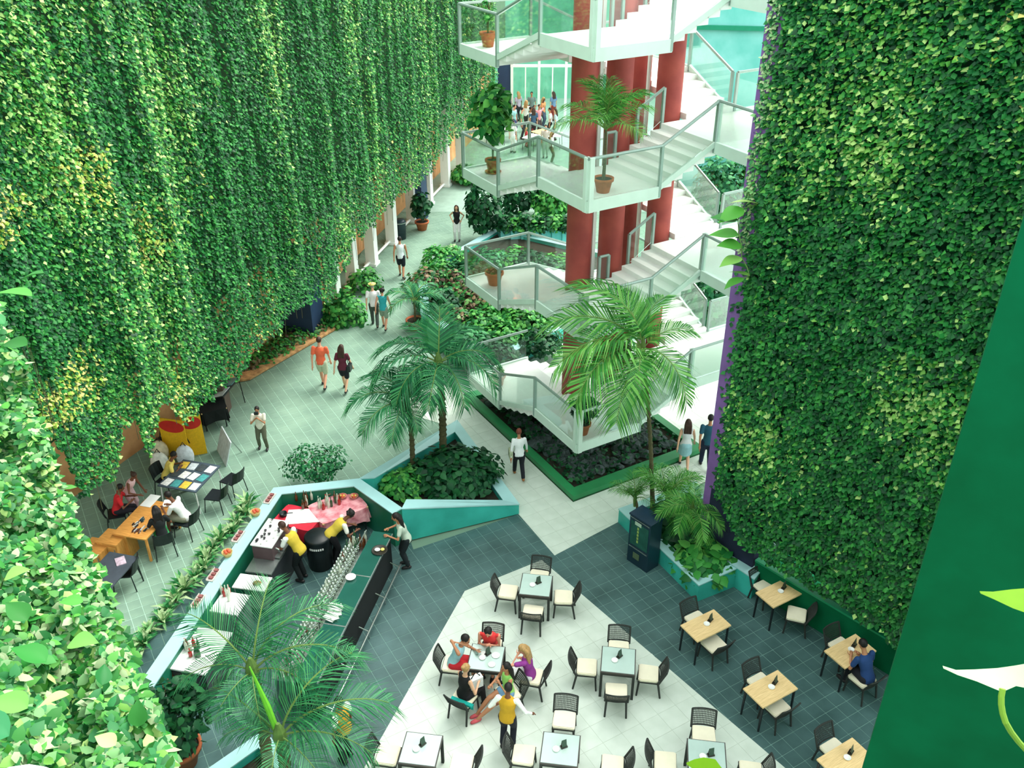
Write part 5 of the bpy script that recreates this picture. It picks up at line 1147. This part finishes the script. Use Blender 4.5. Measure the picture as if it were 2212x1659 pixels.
for k in range(17):
    f = k/16; p = at(570, 1098, 0).lerp(at(300, 1450, 0), f); p = Vector((p.x-.32+random.uniform(-.12, .05), p.y, 0))
    tuft('pale striped foliage plant outside the bar wall, %s from the top corner' % ORD[k], tuple(p), random.uniform(.8, 1.15), k, group='striped plants outside the bar wall')
bush('small_tree', 'small loose tree with fine leaves behind the bar wall', tuple(at(690, 1046)), .9, .75, .42, 900, .1, 'palm', 'tree', z0=.75, shape='ball', droop=.4)
# hedge planting
hc_ = [(1130, 700, 'shrub', 1.1, 'bright green leafy shrub in the middle of the hedge planter'), (1040, 655, 'mix', .9, 'reddish mixed shrub in the hedge planter'), (985, 610, 'mix', .8, 'dark mottled shrub near the walkway side of the hedge planter'), (1170, 745, 'dark', .9, 'dark glossy shrub beside the first red column'),
       (945, 580, 'shrub', .7, 'low shrub at the corner of the hedge planter'), (1080, 770, 'dark', .8, 'dark shrub at the front tip of the hedge planter'), (960, 640, 'palm', .6, 'blue green shrub on the edge of the hedge planter'), (1190, 680, 'shrub', .9, 'shrub under the third landing'), (975, 545, 'varieg', .6, 'pale striped shrub below the mango tree'),
       (1085, 610, 'palm', .9, 'dark green shrub seen through the lower glass railing'), (1180, 590, 'dark', .9, 'dark shrub left of the red columns')]
for px, py, pal, s_, lb in hc_:
    p = at(px, py, .5); bush('shrub', lb, (p.x, p.y, .4), s_*.95, s_*.8, s_*.75, int(620*s_), .19, pal, 'shrub', droop=.35)
for j, (px, py, pal) in enumerate(((925, 605, 'mix'), (945, 650, 'dark'), (975, 690, 'mix'), (1005, 735, 'palm'), (1040, 760, 'dark'), (960, 555, 'shrub'), (1010, 590, 'dark'), (1020, 640, 'mix'), (1060, 560, 'palm'), (1105, 560, 'shrub'), (1150, 565, 'dark'), (1200, 575, 'shrub'), (1090, 655, 'shrub'), (1180, 640, 'dark'), (1130, 610, 'mix'), (1040, 700, 'shrub'), (1230, 660, 'dark'), (1085, 720, 'shrub'))):
    q_ = at(px, py, .55)
    bush('shrub', '%s filling shrub of the hedge planter, %s counted from the walkway corner' % ({'shrub': 'bright green', 'dark': 'dark green', 'mix': 'reddish mixed', 'palm': 'blue green'}[pal], ORD[j]), (q_.x, q_.y, .4), .95, 1.0, .6, 460, .2, pal, 'shrub', droop=.35)
for px, py, r_, H_, pal, lb in ((1045, 520, .85, 2.6, 'dark', 'tall drooping mango like tree beside the woman in white trousers'), (1120, 470, 1.3, 2.2, 'dark', 'broad dark tree behind the second landing'), (1190, 480, 1.1, 1.9, 'shrub', 'light green tree left of the red columns'), (1012, 395, 1.0, .8, 'shrub', 'low bright bush in an orange bed far along the walkway'),
                                (1560, 480, 1.6, 3.0, 'palm', 'dark bushy tree behind the right bridges'), (1640, 470, 1.5, 3.4, 'shrub', 'bright bushy tree beside the purple wall edge'), (1530, 700, 1.2, 2.2, 'palm', 'dark bush behind the lowest bridge'), (1590, 640, 1.3, 3.2, 'palm', 'tall dark bush right of the lower back steps')):
    p = at(px, py); bush('tree', lb, (p.x, p.y, 0), r_, r_, H_*.45, int(900*r_), .24, pal, 'tree', z0=H_*.62, shape='ball', droop=.7)
for i in range(7):
    p = at(1095+22*i, 512, .4); t = thing('planter_box', 'pale turquoise planter tub behind the stair, %s from the left' % ORD[i], 'planter', (p.x, p.y, 0), R(10), 'turquoise tubs'); MB().prism([(-.32, -.25), (.32, -.25), (.36, .3), (-.36, .3)], 0, .8).obj('tub', mat('pale_turquoise', (110, 196, 196), .5, .1), t)
    MB().box((0, .02, .78), (.6, .5, .06)).obj('soil', soil, t)
    bush('tub_plant', 'bushy plant growing in the turquoise tub behind the stair, %s from the left' % ORD[i], (p.x, p.y, .8), .5, .45, .7, 150, .22, ('dark', 'shrub')[i % 2], 'plant', 'plants in the turquoise tubs', droop=.5)
for i in range(9):
    p = Vector((9.5+1.6*i, 42.5-.3*i, 0)); bush('reed_clump', 'sunlit pale grass clump by the far teal wall, %s from the stair' % ORD[i], tuple(p), 1.0, .8, 1.9, 420, .4, 'yellow' if i % 2 else 'varieg', 'grass', 'grasses by the far teal wall', droop=-.6, rich=False)
bush('shrub', 'feathery bright shrub at the edge of the orange bed', tuple(at(745, 690)), .9, .9, 1.2, 700, .2, 'shrub', 'shrub', droop=.5); bush('shrub', 'small feathery shrub in front of the white columns', tuple(at(790, 625)), .7, .7, 1.0, 420, .18, 'shrub', 'shrub', droop=.5)
for i in range(8):
    p = at(560+22*i, 800-13*i, .05); bush('ground_creeper', 'low creeping plants on the orange bed, %s clump from the brown end' % ORD[i], (p.x-.6, p.y+.4, .05), .8, .6, .3, 200, .14, 'shrub' if i % 2 else 'mix', 'plant', 'creepers on the orange bed', stem=False)
# right planter planting
p = at(1455, 1160, .3); bush('foliage_clump', 'broad leaved undergrowth in the corner planter by the kiosk', (p.x+.35, p.y+.3, .32), 1.0, .9, .75, 700, .26, 'dark', droop=.3)
p = at(1510, 1225, .35); bush('foliage_clump', 'bright broad leaves hanging over the corner planter rim', (p.x+.1, p.y+.1, .34), .75, .7, .6, 420, .3, 'shrub', droop=.4)
p = at(1575, 1205, .35); bush('foliage_clump', 'dark low plants against the navy base of the ivy wall', (p.x, p.y, .34), .7, .6, .45, 360, .2, 'dark', droop=.3)
palm('shrub_palm', 'yellow green feathery palm clump behind the navy kiosk', (3.9, 18.55, .34), (3.9, 18.6, 1.25), 'fan', [(a, .72, random.uniform(-5, 45)) for a in range(0, 360, 32)], .05)
palm('shrub_palm', 'small feathery palm overhanging the cream walkway from the corner planter', (3.2, 18.9, .34), (3.15, 18.95, 1.0), 'fan', [(a, .5, random.uniform(0, 50)) for a in range(20, 380, 40)], .04)
palm('shrub_palm', 'arching green palm beside the navy base of the ivy wall', (4.45, 17.95, .34), (4.4, 17.95, 1.45), 'light', [(200, .42, 10), (240, .42, 0), (275, .45, -5), (310, .4, 0), (160, .35, 20), (345, .35, 10), (80, .3, 30)], .045)
# pots
def zst(k): return 1.86+3.3*k
potted('terracotta pot with a tall thin plant on the top left landing', tuple(sw(.5, 5.4, zst(3)-.825)), .2, .36, 'leafy', n=30, rad=.15, H=.9, size=.16, pal='shrub')
potted('terracotta pot with a mango like plant on the second landing', tuple(sw(.55, 5.3, zst(2)-.825)), .2, .38, 'leafy', True, n=420, rad=.6, H=1.5, size=.28, pal='shrub', lift=.55)
potted('terracotta pot with a feathery palm at the front of the second landing', tuple(sw(.75, .45, zst(2))), .22, .34, 'palm', H=1.15, kind='fan', specs=[(a, .8, random.uniform(-10, 50)) for a in range(0, 360, 28)])
potted('low wide clay pot on the third landing', tuple(sw(.5, 5.2, zst(1)-.825)), .25, .4, 'leafy', n=40, rad=.25, H=.2, size=.1, pal='mix', lift=-.05)
potted('pale clay pot on the lowest left landing', tuple(sw(.5, 5.0, zst(0)-.825)), .2, .34, 'leafy', n=50, rad=.2, H=.3, size=.14, pal='varieg', lift=0)
potted('clay pot with dark plant at the front of the lowest landing', tuple(sw(.45, .4, zst(0))), .2, .34, 'leafy', n=130, rad=.35, H=.8, size=.22, pal='dark')
potted('terracotta pot with a leafy plant by the navy pillar', tuple(at(912, 496)), .3, .42, 'leafy', n=160, rad=.5, H=1.4, size=.3, pal='dark')
potted('large terracotta pot with an arching palm beside the hedge planter', tuple(at(898, 712)), .32, .42, 'palm', H=.75, kind='pot', specs=[(60, 1.0, 20), (170, .95, 15), (10, .95, 10), (120, .8, 35), (-50, .8, -5), (215, .9, 0)])
pb_ = at(397, 1640, .1); potted('large terracotta pot with dense dark foliage at the bottom left', (pb_.x, pb_.y, 0), .36, .5, 'leafy', n=700, rad=.75, H=1.5, size=.2, pal='dark')
lb_ = at(866, 515); t = thing('litter_bin', 'small dark litter bin beside a white column', 'bin', tuple(lb_)); m_ = MB(); m_.smooth = True; m_.lathe([(.24, 0), (.26, .75), (.28, .8), (.2, .9)], seg=16); m_.obj('bin_body', mat('bin_dark', (30, 50, 58), .4), t); MB().lathe([(.285, .76), (.285, .8)], seg=16).obj('rim', steel, t)
# big leaved climber on the purple edge
cl_ = thing('climber', 'big round leaved climber hanging beside the purple wall edge', 'climber', (0, 0, 0))
ps = [(1602, 520, 10.5), (1650, 442, 10.8)]
stem_pts = []
def ray_pt(px, py, d):
    X = (px-1106)/FPX; Yy = -(py-829.5)/FPX; v = Vector((X, math.cos(PITCH)+Yy*math.sin(PITCH), -math.sin(PITCH)+Yy*math.cos(PITCH)))
    return Vector((0, 0, CAM_H))+v*d
def big_leaf(size, pal, sd, cup=.18, heart=.0):
    rd = random.Random(sd); mb = MB(); mb.smooth = True; n = 10; rows = []
    for i in range(n+1):
        t_ = i/n; w_ = size*.36*math.sin(math.pi*t_**.72)**1.05 if 0 < t_ < 1 else 0
        z = -size*.25*t_*t_; rows.append([(-w_, size*t_, z+cup*w_), (-w_*.5, size*t_, z+cup*w_*.3), (0, size*t_, z-.01*size), (w_*.5, size*t_, z+cup*w_*.3), (w_, size*t_, z+cup*w_)])
    vs = [p_ for r_ in rows for p_ in r_]; mb.add(vs, [(i*5+j, i*5+j+1, (i+1)*5+j+1, (i+1)*5+j) for i in range(n) for j in range(4)])
    me = mb.mesh('leaf'); c = lincol(rd.choice(PAL[pal])); face_tint(me, np.array([tuple(c*rd.uniform(.9, 1.1))+(1,)]*len(me.polygons))); me.materials.append(leafm); return me
for i, (px, py, sz) in enumerate(((1625, 440, 55), (1592, 450, 58), (1580, 475, 52), (1582, 508, 58), (1588, 530, 50), (1588, 556, 50), (1600, 578, 46), (1605, 596, 40), (1592, 600, 46))):
    d_ = 18.3; p = ray_pt(px+14, py, d_); o = link('leaf', big_leaf(sz/2000*d_*1.1, 'ivy_light', i, .1), None, cl_, tuple(p)); o.rotation_euler = (R(random.uniform(-15, 20)), R(random.uniform(-20, 20)), R(random.uniform(60, 120)))
    stem_pts.append(tuple(p))
MB().tube([tuple(ray_pt(1655, 425, 18.5))]+stem_pts, .012, 5).obj('stem', mat('vine_stem', (96, 130, 70), .7), cl_)

# ------------------------------------------------------------------ near vines, lower left, hanging from the camera's own balcony
nv_ = thing('near_vine_bank', 'bank of larger leaved vines spilling over the ledge in the lower left foreground', 'vines', (0, 0, 0))
edge = [(-10, 640, 12.5), (30, 720, 12), (70, 840, 11.3), (100, 930, 10.8), (135, 1040, 10.2), (165, 1120, 9.7), (205, 1210, 9.2), (240, 1290, 8.7), (270, 1390, 8.1), (300, 1460, 7.7), (335, 1540, 7.3), (365, 1620, 6.9), (380, 1700, 6.5), (400, 1850, 6.0)]
E_ = np.array(edge, float)
def near_leaves(n, s0, s1, pal_w, back=0, lip=0):
    t = RNG.random(n)**.9; py = 640+t*1180
    xr = np.interp(py, E_[:, 1], E_[:, 0]); d = np.interp(py, E_[:, 1], E_[:, 2])
    px = xr-RNG.random(n)**1.25*(xr+330)-6; px += (vnoise(py/55, py*0, 5)-.5)*34
    d = d-np.clip((xr-px)/420, 0, 1)*1.1*(1-back)+(vnoise(px/70, py/70, 9)-.5)*1.1+(vnoise(px/26, py/26, 19)-.5)*.5+back
    X = (px-1106)/FPX; Yy = -(py-829.5)/FPX
    P_ = np.stack([X*d, (math.cos(PITCH)+Yy*math.sin(PITCH))*d, CAM_H+(-math.sin(PITCH)+Yy*math.cos(PITCH))*d], 1)
    N_ = np.tile(np.array([.35, -.15, 1.0]), (n, 1)); size = RNG.uniform(s0, s1, n)
    a, b, c = pick('varieg', n)*.78, pick('shrub', n)*.8, pick('ivy_light', n); u = RNG.random(n)
    col = np.where((u < pal_w)[:, None], a, b); col = np.where((u > .84)[:, None], c, col)
    return leaves_mesh('near_leaves', P_, N_, size, col, droop=.35, jitter=.5, rich=True, fold=.12)
tag(link('foliage', near_leaves(13000, .06, .13, .5), None, nv_), kind='stuff')
tag(link('foliage', near_leaves(4500, .1, .18, .2, back=.7), None, nv_), kind='stuff')
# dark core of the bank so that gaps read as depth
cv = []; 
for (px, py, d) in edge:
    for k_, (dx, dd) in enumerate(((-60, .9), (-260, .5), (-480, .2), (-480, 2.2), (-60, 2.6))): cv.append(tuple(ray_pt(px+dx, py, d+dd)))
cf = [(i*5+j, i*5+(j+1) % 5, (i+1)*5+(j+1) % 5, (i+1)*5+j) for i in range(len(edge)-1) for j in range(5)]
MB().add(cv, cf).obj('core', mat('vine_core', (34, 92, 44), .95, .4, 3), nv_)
for i, (px, py, d, sz, rx, ry, rz_, pal) in enumerate(((70, 640, 4.2, .26, 20, 10, 95, 'palm_l'), (10, 700, 3.6, .12, 50, 0, 80, 'varieg'), (60, 745, 4.2, .2, 10, -10, 85, 'palm_l'), (95, 590, 4.4, .18, 0, 10, 100, 'palm_l'), (60, 1340, 3.6, .2, 30, 0, 60, 'palm_l'), (150, 1390, 3.4, .2, 25, 0, -100, 'palm_l'), (100, 1430, 3.3, .22, 30, 10, 80, 'ivy_light'), (180, 1300, 3.8, .15, 20, 0, 100, 'palm_l'), (300, 1570, 3.0, .14, 60, 0, 10, 'palm_l'), (250, 1610, 3.0, .13, 20, 0, 70, 'ivy_light'), (60, 1530, 2.9, .2, 20, 0, 80, 'palm_l'), (20, 1590, 2.6, .26, 25, 5, 85, 'palm'), (150, 1500, 3.1, .16, 10, 20, 120, 'ivy_light'), (10, 1250, 3.8, .18, 30, 0, -80, 'ivy_light'), (220, 1480, 3.2, .13, 30, 30, 20, 'shrub'))):
    o = link('large_leaf', big_leaf(sz*.62, pal, i, .25), None, nv_, tuple(ray_pt(px, py, d))); o.rotation_euler = (R(rx), R(ry), R(rz_))
led = MB(); led.smooth = True; lp = ray_pt(70, 1760, 2.4); led.ell((0, 0, 0), (.2, .27, .08), 24, 10); led = led.obj('white_coping', white, None, (lp.x-.08, lp.y-.1, lp.z-.03)); tag(led, 'rounded white ledge at the bottom left corner', 'ledge')
# leaves at the right edge, close to the camera
fl = thing('foreground_sprig', 'pale leaves on a thin stem in front of the green wall at right', 'sprig', (0, 0, 0))
def flat_leaf(pts, m, d, th=.0):
    mb = MB(); mb.smooth = True; n = len(pts)//2; vs = []
    for (px, py, dd) in pts: vs.append(tuple(ray_pt(px, py, d+dd)))
    mb.add(vs, [(2*i, 2*i+1, 2*i+3, 2*i+2) for i in range(n-1)]); return mb.obj('leaf', m, fl)
lg = mat('lime_leaf', (122, 172, 26), .45, .08, 14, trans=.3); pgm = mat('pale_leaf_underside', (172, 200, 160), .5, .06, 14, trans=.2)
flat_leaf([(2116, 1277, 0), (2118, 1282, 0), (2145, 1278, .01), (2148, 1295, 0), (2185, 1273, .02), (2188, 1314, 0), (2225, 1270, .03), (2225, 1327, 0), (2262, 1272, .03), (2262, 1332, 0), (2300, 1290, .03), (2300, 1310, .03)], lg, 2.0)
flat_leaf([(2036, 1438, 0), (2038, 1444, 0), (2065, 1447, .01), (2068, 1458, 0), (2105, 1446, .02), (2110, 1472, 0), (2155, 1443, .03), (2165, 1495, 0), (2190, 1438, .03), (2195, 1482, 0), (2225, 1432, .04), (2225, 1488, .02), (2260, 1430, .05), (2262, 1470, .03), (2300, 1440, .05), (2300, 1450, .05)], pgm, 1.9)
MB().tube([tuple(ray_pt(*q_)) for q_ in ((2166, 1488, 1.9), (2163, 1505, 1.9), (2163, 1522, 1.9), (2166, 1541, 1.9), (2172, 1560, 1.9), (2184, 1581, 1.91), (2200, 1602, 1.92), (2222, 1626, 1.93), (2250, 1650, 1.95), (2320, 1700, 2.0))], .0062, 8).obj('stem', mat('sprig_stem', (120, 160, 50), .6), fl)
o = MB(); 
flat_leaf([(1482, 1648, 0), (1484, 1652, 0), (1500, 1640, 0), (1503, 1665, 0), (1520, 1636, 0), (1522, 1680, 0), (1545, 1640, 0), (1548, 1690, 0), (1560, 1660, 0), (1560, 1690, 0)], lg, 2.2)
